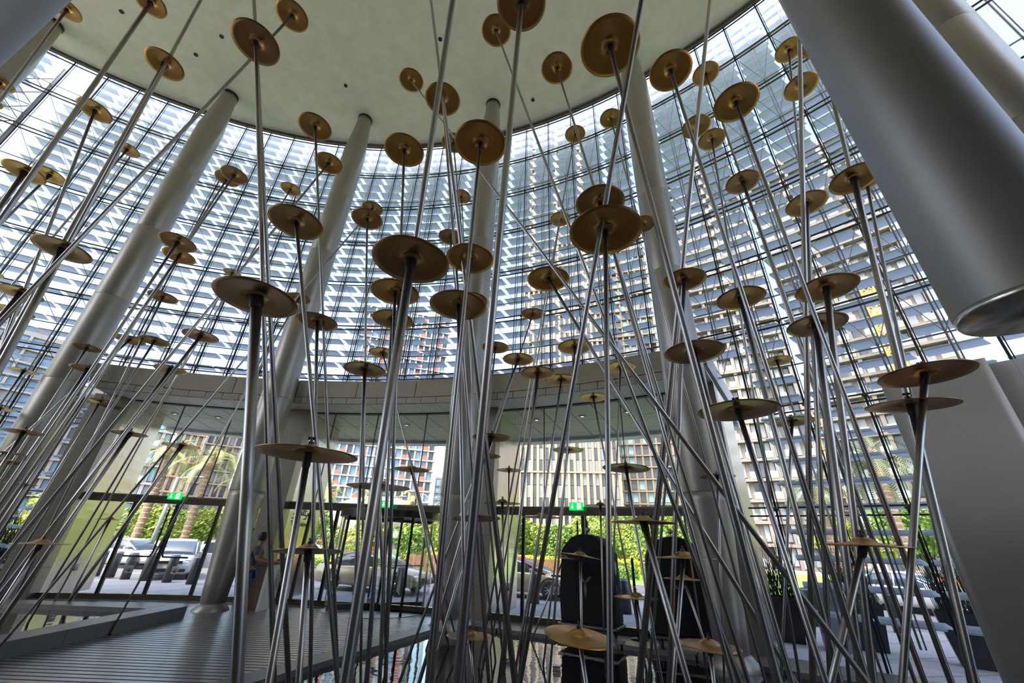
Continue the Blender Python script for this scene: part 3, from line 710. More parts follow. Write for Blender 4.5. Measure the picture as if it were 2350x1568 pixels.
# revolving door
rc = pol(9.9, 20.75); RD = 1.35
rv = thing('revolving_door', 'glass revolving door with dark posts between second and third piers', 'revolving door', (rc.x, rc.y, 0))
MB().lathe([(RD, 2.25), (RD+0.06, 2.25), (RD+0.06, 2.42), (RD, 2.42)], 48).build('canopy_ring', M['dark'], rv)
MB().lathe([(0, 2.40), (RD, 2.40), (RD, 2.43), (0, 2.43)], 48).build('roof_disc', M['greymetal'], rv)
MB().lathe([(RD+0.05, 0.0), (RD+0.05, 0.012), (0, 0.012)], 48).build('floor_disc', M['slat'], rv)
for a0, a1 in ((-50, 50), (130, 230)):
    n = 10; vs = []; fs = []
    for k in range(n+1):
        a = rad(a0+(a1-a0)*k/n)
        for r in (RD, RD+0.012):
            for z in (0.02, 2.25): vs.append((r*math.cos(a), r*math.sin(a), z))
    for k in range(n):
        b = 4*k; fs += [(b, b+1, b+5, b+4), (b+3, b+2, b+6, b+7)]
    MB().add(vs, fs).build('drum_glass', M['doorglass'], rv)
    for a in (a0, a1):
        MB().box((RD*math.cos(rad(a)), RD*math.sin(rad(a)), 1.13), (0.05, 0.05, 2.24), rad(a)).build('post', M['dark'], rv)
MB().tube((0, 0, 0), (0, 0, 2.4), 0.04).build('spindle', M['dark'], rv)
for k in range(4):
    a = rad(28+90*k); c, s_ = math.cos(a), math.sin(a)
    wg = MB(); wg.box((0.67*c, 0.67*s_, 1.13), (1.2, 0.012, 2.0), a); wing = wg.build('wing_glass', M['doorglass'], rv)
    fr = MB()
    fr.box((1.28*c, 1.28*s_, 1.13), (0.05, 0.05, 2.2), a); fr.box((0.67*c, 0.67*s_, 0.09), (1.25, 0.05, 0.14), a); fr.box((0.67*c, 0.67*s_, 2.2), (1.25, 0.05, 0.08), a)
    fr.build('wing_frame', M['dark'], wing)
    MB().box((0.75*c, 0.75*s_, 1.05), (0.8, 0.09, 0.03), a).build('push_bar', M['steel'], wing)

# frosted markers on the glass
def marker(th, r, z, par):
    q = pol(th, r, z); e = MB(); s_ = 0.09
    e.box((0, 0, 0), (2*s_, 0.004, 2*s_)); o = e.build('glass_marker', M['sticker'], par, loc=q, rz=-rad(th))
    f = MB()
    for k in range(-3, 4):
        a = rad(90+k*24); f.tube((0.0, -0.004, -0.06), (0.1*math.cos(a), -0.004, -0.06+0.1*math.sin(a)), 0.004, 0.004, 4)
    f.build('fan_print', M['ink'], o)
for th in (-13.2, -9.6, -6.4): marker(th, 20.755, 0.72, d1)
for th in (3.9, 15.0): marker(th, 20.755, 0.72, d2)
for th in (20.0, 23.4): marker(th, 20.755, 0.72, d3)

# exit signs
def exit_sign(th, label):
    q = pol(th, 20.55, 2.63)
    e = thing('exit_sign', label, 'exit sign', tuple(q), -rad(th), 'green exit signs')
    MB().bevbox((0, 0, 0), (0.36, 0.07, 0.19), 0.008).build('housing', M['exitgreen'], e)
    f = MB()
    f.box((-0.09, -0.038, 0.015), (0.022, 0.006, 0.09))
    f.add([(-0.13, -0.041, -0.015), (-0.05, -0.041, -0.015), (-0.09, -0.041, -0.065)], [(0, 1, 2)])
    f.build('arrow', M['exitwhite'], e)
    g_ = MB(); g_.box((0.085, -0.038, 0.0), (0.1, 0.005, 0.14)); g_.build('doorway', M['exitwhite'], e)
    m_ = MB(); m_.sphere((0.10, -0.043, 0.045), 0.014, 8, 5)
    for a, b in (((0.095, 0.03), (0.082, -0.015)), ((0.09, 0.022), (0.06, 0.015)), ((0.093, 0.022), (0.118, 0.0)), ((0.082, -0.015), (0.11, -0.035)), ((0.11, -0.035), (0.105, -0.065)), ((0.082, -0.015), (0.065, -0.035)), ((0.065, -0.035), (0.045, -0.05))):
        m_.tube((a[0], -0.043, a[1]), (b[0], -0.043, b[1]), 0.008, 0.008, 6)
    m_.build('running_figure', M['exitgreen'], e)
exit_sign(-8.1, 'green exit sign over the left doors')
exit_sign(9.6, 'green exit sign over the revolving door')
exit_sign(25.2, 'green exit sign over the right doors')
bs = pol(6.6, 20.5, 2.33)
s_ = thing('notice', 'small blue and white notice hanging left of the revolving door', 'sign', tuple(bs), -rad(6.6))
MB().box((0, 0, 0), (0.24, 0.01, 0.13)).build('board', M['sticker'], s_)
M['blue'] = mat('sign_blue', (0.02, 0.06, 0.45), 0.5)
MB().box((0, -0.008, 0), (0.2, 0.006, 0.06)).build('blue_field', M['blue'], s_)
MB().tube((0, 0, 0.06), (0, 0.2, 0.2), 0.004).build('hanger', M['dark'], s_)
# ------------------------------------------------------------------ cymbals on rods
def cym_mesh():
    top = [(0.0, 0.100), (0.04, 0.097), (0.08, 0.085), (0.115, 0.066), (0.14, 0.044), (0.155, 0.034), (0.2, 0.022), (0.32, 0.011), (0.42, 0.003), (0.5, -0.006)]
    bot = [(0.5, -0.012), (0.42, -0.004), (0.32, 0.004), (0.2, 0.015), (0.152, 0.024), (0.132, 0.036), (0.108, 0.056), (0.07, 0.077), (0.03, 0.086), (0.0, 0.088)]
    return MB().lathe(top+bot, 44).mesh('cymbal', M['bronze'], True)
CM = cym_mesh()
SL = MB().lathe([(0.0, -0.26), (1.0, -0.26), (1.15, -0.22), (1.15, 0.03), (0.0, 0.03)], 14).mesh('rubber_sleeve', M['rubber'], True)
nb = MB().lathe([(0, 0.0), (0.028, 0.0), (0.028, 0.022), (0.012, 0.026), (0.012, 0.05), (0, 0.05)], 10)
nb.box((0.018, 0, 0.052), (0.03, 0.008, 0.026)); nb.box((-0.018, 0, 0.052), (0.03, 0.008, 0.026))
NU = nb.mesh('wing_nut', M['dark'])
for (x, y, z, D, bx, by, rr, tx, ty, label) in CYMBALS:
    t = thing('cymbal_stand', label, 'cymbal', (bx, by, -0.14), group='cymbals on leaning steel rods over the pool')
    top = Vector((x-bx, y-by, z+0.14)); d = top.normalized()
    MB().tube((0, 0, 0), top, rr*0.8, rr*0.92, 14).build('rod', M['rod'], t, True)
    q = d.to_track_quat('Z', 'Y')
    sl_ = link('rubber_sleeve', SL, t, top); sl_.rotation_mode = 'QUATERNION'; sl_.rotation_quaternion = q; sl_.scale = (rr, rr, D*0.55)
    c = link('cymbal', CM, t, top); c.scale = (D, D, D); c.rotation_euler = (rad(tx), rad(ty), rnd.random()*6)
    n = link('wing_nut', NU, t, top+Vector((0, 0, 0.098*D))); n.rotation_euler = (0, 0, rnd.random()*6); n.scale = (0.75, 0.75, 0.75)

# ------------------------------------------------------------------ luggage carts under black covers
def cart(px, py, rz, label):
    t = thing('luggage_cart', label, 'luggage cart', (px, py, 0.0), rz, 'covered luggage carts')
    W, Dp, H, zb = 1.18, 0.66, 2.0, 0.26
    out = [(-W/2, zb), (-W/2-0.02, 0.75), (-W/2+0.01, 1.42)]
    for k in range(1, 12):
        a = math.pi-math.pi*k/12; out.append(((W/2-0.01)*math.cos(a), 1.42+0.55*math.sin(a)))
    out += [(W/2-0.01, 1.42), (W/2+0.02, 0.75), (W/2, zb)]
    n = len(out); vs = []
    layers = [(-Dp/2-0.02, 0.965), (-Dp/2, 1.0), (-0.1, 1.0), (0.1, 1.0), (Dp/2, 1.0), (Dp/2+0.02, 0.965)]
    for yy, sc in layers:
        for i, (xx, zz) in enumerate(out):
            wob = 0.012*math.sin(i*2.3+yy*9)
            vs.append((xx*sc+wob, yy+wob*0.6, zb+(zz-zb)*(0.985 if sc < 1 else 1)))
    fs = []
    for L in range(len(layers)-1):
        for i in range(n-1): fs.append((L*n+i, L*n+i+1, (L+1)*n+i+1, (L+1)*n+i))
    fs += [tuple(reversed(range(n))), tuple(range((len(layers)-1)*n, len(layers)*n))]
    MB().add(vs, fs).build('cover', M['black'], t, True)
    dk = MB(); dk.bevbox((0, 0, 0.2), (W+0.1, Dp+0.08, 0.05), 0.012); deck = dk.build('deck', M['dark'], t)
    MB().box((0, 0, 0.235), (W+0.02, Dp, 0.02)).build('carpet', M['black'], deck)
    MB().box((0, -Dp/2-0.05, 0.205), (W+0.12, 0.03, 0.035)).build('bumper', M['chrome'], deck)
    for sx in (-1, 1):
        for sy in (-1, 1):
            wl = MB().lathe([(0.03, -0.022), (0.075, -0.022), (0.085, -0.012), (0.085, 0.012), (0.075, 0.022), (0.03, 0.022)], 20, (sx*0.44, sy*0.24, 0.085), 'X').build('wheel', M['rubber'], t, True)
            MB().box((sx*0.44, sy*0.24, 0.13), (0.06, 0.06, 0.09)).build('castor', M['greymetal'], wl)
    MB().tube((0, 0, 1.95), (0, 0, 2.03), 0.012).build('finial_stem', M['chrome'], t)
    MB().sphere((0, 0, 2.075), 0.055, 16, 10).build('finial_ball', M['greymetal'], t, True)
    em = MB(); y_ = -Dp/2-0.028                       # two leaves and a stem
    def leaf(ax, az, bx, bz, wd):
        d = Vector((bx-ax, 0, bz-az)); n_ = Vector((-d.z, 0, d.x)).normalized()*wd; p = Vector((ax, y_, az))
        pts = [p, p+d*0.35+n_, p+d*0.75+n_*0.8, p+d, p+d*0.75-n_*0.8, p+d*0.35-n_]
        em.add(pts+[q+Vector((0, 0.004, 0)) for q in pts], [(5,4,3,2,1,0), (6,7,8,9,10,11)]+[(i, (i+1) % 6, 6+(i+1) % 6, 6+i) for i in range(6)])
    leaf(0, 1.0, -0.15, 1.13, 0.03); leaf(0, 1.0, 0.15, 1.13, 0.03); leaf(0, 1.02, 0.0, 0.72, 0.034)
    em.build('leaf_emblem', M['emblem'], t)
    for sx in (-1, 1):
        MB().sphere((sx*(W/2+0.008), 0, 1.3), 0.1, 14, 8, (0.12, 0.75, 1.5)).build('side_window', M['sticker'], t, True)
        MB().box((sx*(W/2+0.012), -0.02, 0.9), (0.006, 0.05, 0.16)).build('side_emblem', M['emblem'], t)
    return t
cart(2.0, 10.55, rad(-30), 'black covered luggage cart on the left, ball on its arched top')
cart(3.62, 9.6, rad(-14), 'black covered luggage cart on the right, nearest the fourth column')
st = pol(28.95, 20.35)
q = thing('stanchion', 'slim dark post standing between the two black carts', 'post', (st.x, st.y, 0))
MB().lathe([(0.17, 0.0), (0.17, 0.02), (0.05, 0.04), (0, 0.04)], 24).build('base', M['dark'], q, True)
MB().tube((0, 0, 0.03), (0, 0, 1.5), 0.03, 0.03, 12).build('pole', M['dark'], q, True)
MB().sphere((0, 0, 0.95), 0.035, 10, 6).build('clip', M['chrome'], q)

# desk
dp = Vector((-6.35, 12.15, 0))
q = thing('lectern', 'dark wooden desk with a pale edge below the middle pier', 'desk', tuple(dp), rad(-3))
MB().box((0, 0, 0.5), (0.52, 0.4, 1.0)).build('body', M['wood'], q)
MB().box((0.3, 0, 0.5), (0.07, 0.42, 1.0)).build('end_panel', M['soffit_light'], q)
MB().bevbox((0.02, 0, 1.02), (0.68, 0.48, 0.04), 0.008).build('top', M['wood'], q)

# ------------------------------------------------------------------ person at the desk
M['skin'] = mat('skin', (0.30, 0.15, 0.09), 0.55)
M['hair'] = mat('hair', (0.012, 0.01, 0.01), 0.6)
M['shirt'] = mat('grey_shirt', (0.10, 0.10, 0.12), 0.85, noise=0.2, scale=20)
M['jeans'] = mat('blue_jeans', (0.03, 0.07, 0.16), 0.85, noise=0.25, scale=30)
M['shoe'] = mat('dark_shoe', (0.02, 0.018, 0.016), 0.5)
def skin(name, chains, matr, parent, sub=2):
    vs, es, rs, key = [], [], [], {}
    for ch in chains:
        prev = None
        for p in ch:
            k = p[:3]
            if k not in key: key[k] = len(vs); vs.append(k); rs.append(p[3])
            if prev is not None: es.append((prev, key[k]))
            prev = key[k]
    me = bpy.data.meshes.new(name); me.from_pydata(vs, es, []); me.materials.append(matr)
    o = link(name, me, parent)
    sm = o.modifiers.new('skin', 'SKIN'); sm.use_smooth_shade = True
    o.modifiers.new('smooth', 'SUBSURF').levels = sub; o.modifiers['smooth'].render_levels = sub
    for i, sv in enumerate(me.skin_vertices[0].data):
        r = rs[i]; sv.radius = r if isinstance(r, tuple) else (r, r); sv.use_root = (i == 0)
    return o
ps = thing('person', 'person in a dark shirt and jeans leaning towards the desk behind the second column', 'person', (-6.16, 11.3, 0.0), rad(-75))
# local +y is where the person faces
pelvis = (0, 0, 0.93, (0.15, 0.11)); chest = (0, 0.03, 1.27, (0.17, 0.12)); neck0 = (0, 0.06, 1.46, 0.065); neck = (0, 0.08, 1.53, 0.055)
head = (0, 0.11, 1.62, (0.085, 0.095)); crown = (0, 0.10, 1.70, (0.07, 0.08)); chin = (0, 0.15, 1.57, 0.045); nose = (0, 0.215, 1.615, 0.012)
chains = [[pelvis, (0, 0.01, 1.08, (0.135, 0.10)), chest, neck0, neck, head, crown], [head, chin], [head, (0, 0.19, 1.62, 0.02), nose]]
hands = []
for sx in (-1, 1):
    sh = (sx*0.18, 0.03, 1.40, 0.06); el = (sx*0.25, 0.14, 1.15, 0.043); wr_ = (sx*0.20, 0.40, 1.09, 0.027); pa = (sx*0.18, 0.47, 1.085, (0.04, 0.018)); pk_ = (sx*0.17, 0.52, 1.085, (0.04, 0.015))
    chains += [[chest, sh, el, wr_, pa, pk_]]
    for k in range(4):
        fx = sx*0.17+(k-1.5)*0.021; L_ = (0.062, 0.075, 0.07, 0.055)[k]
        chains.append([pk_, (fx, 0.535, 1.085, 0.009), (fx, 0.535+L_*0.6, 1.08, 0.0085), (fx, 0.535+L_, 1.068, 0.007)])
    chains.append([pa, (sx*0.135, 0.485, 1.09, 0.011), (sx*0.118, 0.52, 1.088, 0.009)])
    hp = (sx*0.09, 0, 0.88, 0.09); kn = (sx*0.11, 0.03, 0.49, 0.06); an = (sx*0.12, -0.02, 0.09, 0.04); toe = (sx*0.13, 0.13, 0.035, 0.035)
    chains += [[pelvis, hp, (sx*0.10, 0.02, 0.70, 0.078), kn, (sx*0.115, -0.01, 0.30, 0.052), an, toe]]
body = skin('body', chains, M['skin'], ps)
sh = [[(0, 0, 0.90, (0.165, 0.125)), (0, 0.01, 1.08, (0.15, 0.115)), (0, 0.03, 1.27, (0.185, 0.135)), (0, 0.05, 1.43, (0.10, 0.085))]]
for sx in (-1, 1): sh.append([(0, 0.03, 1.27, (0.185, 0.135)), (sx*0.18, 0.03, 1.40, 0.075), (sx*0.235, 0.11, 1.22, 0.06)])
skin('shirt', sh, M['shirt'], ps)
je = []
for sx in (-1, 1): je.append([(0, 0, 0.93, (0.165, 0.125)), (sx*0.09, 0, 0.86, 0.105), (sx*0.10, 0.02, 0.70, 0.09), (sx*0.11, 0.03, 0.49, 0.072), (sx*0.115, -0.01, 0.30, 0.065), (sx*0.12, -0.02, 0.08, 0.06)])
skin('jeans', je, M['jeans'], ps)
for sx in (-1, 1):
    MB().sphere((sx*0.125, 0.06, 0.04), 0.05, 12, 7, (0.9, 2.6, 0.85)).build('shoe', M['shoe'], ps, True)
MB().sphere((0, 0.07, 1.655), 0.108, 16, 10, (0.95, 0.98, 1.05)).build('hair', M['hair'], ps, True)
tr = thing('tray', 'small brown tray held out by the person at the desk', 'tray', (-5.61, 11.45, 1.115), rad(-75))
MB().bevbox((0, 0, 0), (0.36, 0.26, 0.02), 0.006).build('board', mat('tray_wood', (0.45, 0.20, 0.07), 0.5, noise=0.2), tr)
MB().sphere((0.05, 0.0, 0.03), 0.035, 10, 6).build('bread_roll', mat('red_item', (0.45, 0.08, 0.04), 0.6), tr, True)
# ------------------------------------------------------------------ cars
M['silver'] = mat('white_paint', (0.50, 0.51, 0.54), 0.25, 0.2, coat=0.6)
M['taxi'] = mat('taxi_beige', (0.42, 0.33, 0.21), 0.3, 0.2, coat=0.5)
M['red'] = mat('taxi_red', (0.45, 0.02, 0.03), 0.3, coat=0.5)
M['carglass'] = mat('car_glass', (0.05, 0.07, 0.10), 0.06, 0.0, spec=1.0)
M['tyre'] = mat('tyre', (0.015, 0.015, 0.016), 0.75)
M['lamp'] = mat('head_lamp', (0.75, 0.77, 0.8), 0.1, 0.3)
M['tail'] = mat('tail_lamp', (0.5, 0.02, 0.02), 0.2)
M['plate'] = mat('plate', (0.75, 0.75, 0.7), 0.5)
def loft(secs, close=True):
    b = MB(); n = len(secs[0]); vs = [p for s in secs for p in s]; fs = []
    for i in range(len(secs)-1):
        for k in range(n): fs.append((i*n+k, i*n+(k+1) % n, (i+1)*n+(k+1) % n, (i+1)*n+k))
    if close: fs += [tuple(reversed(range(n))), tuple((len(secs)-1)*n+k for k in range(n))]
    return b.add(vs, fs)
def car(name, label, loc, rz, suv, bodymat, roofmat, opendoor=False):
    c = thing(name, label, 'car', loc, rz)
    L, Wd = (4.9, 2.0) if suv else (4.85, 1.84)
    h, belt = (1.82, 1.12) if suv else (1.45, 0.93)
    nose = 0.98 if suv else 0.72
    xs = [(-L/2, 0.42, belt*0.86, 0.80), (-L/2+0.12, 0.28, belt*0.97, 0.93), (-L/2+0.7, 0.24, belt, 0.985), (-0.6, 0.22, belt, 1.0), (0.55, 0.22, belt*0.99, 1.0), (1.0, 0.22, belt*0.98, 0.99), (L/2-0.75, 0.24, (belt+nose)/2, 0.97), (L/2-0.2, 0.28, nose, 0.90), (L/2, 0.36, nose*0.78, 0.76)]
    secs = []
    for x, zb, zt, k in xs:
        w_ = Wd/2*k; zm = zb+(zt-zb)*0.5
        secs.append([(x, -w_*0.90, zb), (x, -w_*0.985, zb+0.12), (x, -w_, zm), (x, -w_*0.965, zt-0.07), (x, -w_*0.86, zt), (x, 0, zt+0.025), (x, w_*0.86, zt), (x, w_*0.965, zt-0.07), (x, w_, zm), (x, w_*0.985, zb+0.12), (x, w_*0.90, zb), (x, 0, zb-0.02)])
    body = loft(secs).build('body', bodymat, c, True)
    if suv: gx = [(-L/2+0.18, belt-0.03, 0.90), (-L/2+0.5, h-0.10, 0.80), (-L/2+1.0, h-0.03, 0.77), (0.1, h-0.02, 0.77), (0.45, h-0.10, 0.78), (1.25, belt-0.03, 0.86)]
    else: gx = [(-L/2+0.55, belt-0.03, 0.84), (-L/2+1.25, h-0.10, 0.70), (-L/2+1.7, h-0.03, 0.68), (-0.05, h-0.02, 0.68), (0.3, h-0.10, 0.70), (1.30, belt-0.03, 0.84)]
    gs = []
    for x, zt, k in gx:
        w_ = Wd/2*0.90; wt = Wd/2*k; z0 = belt-0.05
        gs.append([(x, -w_, z0), (x, -wt, zt-0.04 if zt > belt else zt), (x, -wt*0.85, zt), (x, wt*0.85, zt), (x, wt, zt-0.04 if zt > belt else zt), (x, w_, z0)])
    loft(gs).build('greenhouse', M['carglass'], c, True)
    rs = []
    for x, zt, k in gx[1:5]:
        wt = Wd/2*k+0.012
        rs.append([(x, -wt, zt-0.055), (x, -wt*0.84, zt+0.012), (x, 0, zt+0.03), (x, wt*0.84, zt+0.012), (x, wt, zt-0.055), (x, 0, zt-0.05)])
    roof = loft(rs).build('roof', roofmat, c, True)
    for sy in (-1, 1):
        pb_ = MB()
        def gp(i, top): x, zt, k = gx[i]; return Vector((x, sy*(Wd/2*(k if top else 0.9)+0.004), (zt-0.05) if top else belt-0.04))
        pb_.path([gp(0, 0)+Vector((0.05, 0, 0)), gp(1, 1)], 0.035, 6); pb_.path([gp(4, 1), gp(5, 0)], 0.035, 6)
        pb_.path([Vector((-0.35, sy*Wd/2*0.905, belt-0.04)), Vector((-0.35, sy*Wd/2*gx[3][2], gx[3][1]-0.05))], 0.03, 6)
        pb_.build('pillars', roofmat, c, True)
        MB().bevbox((0.75, sy*(Wd/2+0.06), belt+0.06), (0.12, 0.2, 0.13), 0.02).build('mirror', bodymat, c)
        for dx in (-0.25, -1.25): MB().box((dx, sy*(Wd/2+0.004), belt-0.16), (0.2, 0.02, 0.025)).build('door_handle', M['chrome'], c)
        MB().sphere((L/2-0.16, sy*Wd/2*0.66, nose-0.11), 0.13, 12, 7, (0.7, 1.5, 0.55)).build('head_lamp', M['lamp'], c, True)
        MB().sphere((-L/2+0.06, sy*Wd/2*0.68, belt-0.2), 0.13, 12, 7, (0.6, 1.3, 0.6)).build('tail_lamp', M['tail'], c, True)
        for wx in (L/2-0.93, -L/2+1.0):
            R_ = 0.38 if suv else 0.335
            cy = sy*(Wd/2-0.10)
            wh = MB().lathe([(R_*0.66, -0.11), (R_*0.94, -0.115), (R_, -0.08), (R_, 0.08), (R_*0.94, 0.115), (R_*0.66, 0.11)], 28, (wx, cy, R_), 'Y').build('wheel', M['tyre'], c, True)
            MB().lathe([(0, 0.09*sy), (R_*0.2, 0.1*sy), (R_*0.25, 0.075*sy), (R_*0.62, 0.06*sy), (R_*0.68, 0.105*sy)], 24, (wx, cy, R_), 'Y').build('rim', M['greymetal'], wh, True)
            sp = MB()
            for k in range(10):
                a = 2*math.pi*k/10
                sp.tube((wx, cy+0.10*sy, R_), (wx+0.64*R_*math.cos(a), cy+0.10*sy, R_+0.64*R_*math.sin(a)), 0.022, 0.016, 5)
            sp.build('spokes', M['chrome'], wh)
            ar_ = MB()
            for k in range(9):
                a0, a1 = math.pi*k/9, math.pi*(k+1)/9; ra, rb = R_+0.03, R_+0.10
                ar_.add([(wx+ra*math.cos(a0), sy*(Wd/2+0.006), R_+ra*math.sin(a0)), (wx+ra*math.cos(a1), sy*(Wd/2+0.006), R_+ra*math.sin(a1)), (wx+rb*math.cos(a1), sy*(Wd/2-0.01), R_+rb*math.sin(a1)), (wx+rb*math.cos(a0), sy*(Wd/2-0.01), R_+rb*math.sin(a0))], [(0,1,2,3)])
            ar_.build('wheel_arch', M['tyre'], c)
    MB().box((L/2-0.03, 0, nose-0.2), (0.1, Wd*0.5, 0.12)).build('grille', M['dark'], c)
    MB().box((L/2-0.06, 0, 0.42), (0.16, Wd*0.72, 0.14)).build('lower_grille', M['dark'], c)
    MB().box((L/2+0.02, 0, 0.58), (0.02, 0.46, 0.11)).build('number_plate', M['plate'], c)
    if roofmat is M['red']:
        MB().bevbox((-0.35, 0, h+0.08), (0.16, 0.5, 0.12), 0.02).build('taxi_sign', mat('taxi_sign_amber', (0.8, 0.35, 0.05), 0.4), roof)
    if opendoor:
        dr = MB(); dr.bevbox((0, 0.5, -0.32), (0.09, 1.0, 0.72), 0.02); d = dr.build('door', bodymat, c, loc=(0.55, Wd/2+0.02, belt), rz=rad(-12))
        MB().add([(0.03, 0.05, 0.04), (0.03, 0.95, 0.04), (0.03, 0.82, 0.58), (0.03, 0.25, 0.56), (-0.01, 0.05, 0.04), (-0.01, 0.95, 0.04), (-0.01, 0.82, 0.58), (-0.01, 0.25, 0.56)], [(0,1,2,3), (7,6,5,4), (0,4,5,1), (1,5,6,2), (2,6,7,3), (3,7,4,0)]).build('door_glass', M['carglass'], d)
        MB().path([(0.01, 0.03, 0.0), (0.01, 0.22, 0.6), (0.01, 0.85, 0.62), (0.01, 0.98, 0.02)], 0.03, 6).build('door_frame', bodymat, d)
    return c
suv = car('suv', 'white off-road car with its door open beyond the left doors', (-15.7, 22.0, GZ), rad(-58), True, M['silver'], M['silver'], True)
suv.scale = (0.87, 0.87, 0.87)
car('taxi', 'beige taxi with red roof behind the revolving door', (-5.35, 19.35, GZ), rad(-18), False, M['taxi'], M['red'])
car('taxi', 'beige taxi with red roof left of the black carts', (0.75, 19.6, GZ), rad(-20), False, M['taxi'], M['red'])
car('sedan', 'white car mostly hidden by bollards at far left of the doorway', (-21.6, 26.5, GZ), rad(-12), False, M['silver'], M['silver'])
car('van', 'white car front seen between the planters at lower right', (17.2, 19.2, GZ), rad(-62), False, M['silver'], M['silver'])

# ------------------------------------------------------------------ bollards, lamps, signs, fences
M['bollard'] = mat('bollard_grey', (0.055, 0.058, 0.065), 0.4, 0.5)
bp = MB().lathe([(0.17, 0.0), (0.17, 0.98), (0.15, 1.0), (0.0, 1.0)], 24).mesh('post', M['bollard'], True)
bt = MB().lathe([(0.175, 0.93), (0.178, 0.94), (0.178, 0.96), (0.175, 0.97)], 24).mesh('band', M['greymetal'], True)
BL = [(-18.2, 20.9, 'leftmost dark bollard behind the left door'), (-17.2, 20.5, 'second dark bollard from the left behind the left door'), (-16.1, 20.0, 'third dark bollard from the left, beside the open car door'),
      (-15.1, 19.75, 'fourth dark bollard from the left, below the open car door'), (-13.9, 19.45, 'fifth dark bollard from the left, before the white car wheel'), (-12.7, 19.15, 'sixth dark bollard from the left, before the white car bumper'),
      (-11.1, 18.9, 'dark bollard just left of the second column'), (-5.5, 17.9, 'dark bollard before the rear wheel of the taxi at the revolving door'), (-3.9, 17.75, 'dark bollard before the front wheel of the taxi at the revolving door'),
      (-1.7, 17.7, 'dark bollard between the two taxis'), (1.2, 17.3, 'dark bollard before the doors of the taxi by the carts'), (4.1, 15.6, 'dark bollard seen between the two black carts'),
      (9.6, 14.6, 'dark bollard between the reed planters, left one'), (11.6, 13.9, 'dark bollard between the reed planters, right one')]
for x, y, lab in BL:
    b = thing('bollard', lab, 'bollard', (x, y, GZ), group='dark bollards along the road'); link('post', bp, b); link('band', bt, b)
M['lampgrey'] = mat('lamp_post', (0.30, 0.33, 0.37), 0.45, 0.5)
def street_lamp(x, y, h, rz, label):
    t = thing('street_lamp', label, 'street lamp', (x, y, GZ), rz)
    MB().tube((0, 0, 0), (0, 0, h), 0.13, 0.09, 14).build('pole', M['lampgrey'], t, True)
    MB().tube((0, 0, h-0.1), (1.0, 0, h+0.06), 0.045, 0.035, 10).build('arm', M['lampgrey'], t, True)
    MB().sphere((1.25, 0, h+0.06), 0.3, 14, 8, (1.0, 0.55, 0.25)).build('lamp_head', M['lampgrey'], t, True)
    MB().lathe([(0.2, 0), (0.2, 0.3), (0.13, 0.36)], 14).build('base', M['lampgrey'], t, True)
street_lamp(-21.0, 27.0, 5.0, 0.2, 'grey street lamp behind the left doors')
street_lamp(14.9, 13.9, 4.3, rad(170), 'grey street lamp left of the right steel wall')
street_lamp(-8.6, 30.5, 4.6, 0, 'thin street lamp behind the revolving door')
M['signwhite'] = mat('sign_white', (0.7, 0.7, 0.7), 0.5)
def round_sign(x, y, z, label, rim):
    t = thing('road_sign', label, 'road sign', (x, y, GZ))
    MB().tube((0, 0, 0), (0, 0, z), 0.03, 0.03, 10).build('pole', M['lampgrey'], t)
    MB().lathe([(0, -0.02), (0.3, -0.02), (0.3, 0.0), (0, 0.0)], 28, (0, -0.05, z+0.25), 'Y').build('plate', rim, t)
    MB().lathe([(0, -0.006), (0.24, -0.006), (0.24, 0.0), (0, 0.0)], 28, (0, -0.035, z+0.25), 'Y').build('face', M['signwhite'], t)
    MB().box((0, -0.085, z+0.25), (0.06, 0.01, 0.26)).build('arrow', M['lampgrey'], t)
    MB().lathe([(0, -0.006), (0.24, -0.006), (0.24, 0.0), (0, 0.0)], 28, (0, -0.078, z+0.25), 'Y').build('face', M['signwhite'], t)
round_sign(-16.6, 27.3, 2.0, 'round white road sign above the white off-road car', M['lampgrey'])
round_sign(15.2, 12.6, 2.0, 'round road sign at the edge of the right steel wall', M['red'])
M['brownfence'] = mat('brown_cladding', (0.22, 0.11, 0.06), 0.7, noise=0.25, scale=5)
fb = thing('planter_wall', 'low brown boarded wall behind the taxi at the revolving door', 'wall', (-2.0, 29.3, GZ))
for k in range(40):
    MB().box((-4.0+k*0.25, 0.0, 0.55), (0.235, 0.1, 1.1+0.02*(k % 2))).build('board', M['brownfence'], fb)
M['orange'] = mat('orange_mesh', (0.75, 0.16, 0.02), 0.7, noise=0.3, scale=20)
of = thing('barrier_fence', 'orange mesh barrier on the lawn beyond the right planters', 'fence', (25.2, 26.4, GZ), rad(-40))
for k in range(8):
    MB().box((-3.6+k*1.05, 0, 0.55), (1.0, 0.04, 0.9)).build('mesh_panel', M['orange'], of)
    MB().tube((-4.1+k*1.05, 0, 0), (-4.1+k*1.05, 0, 1.2), 0.03).build('stake', M['wood'], of)

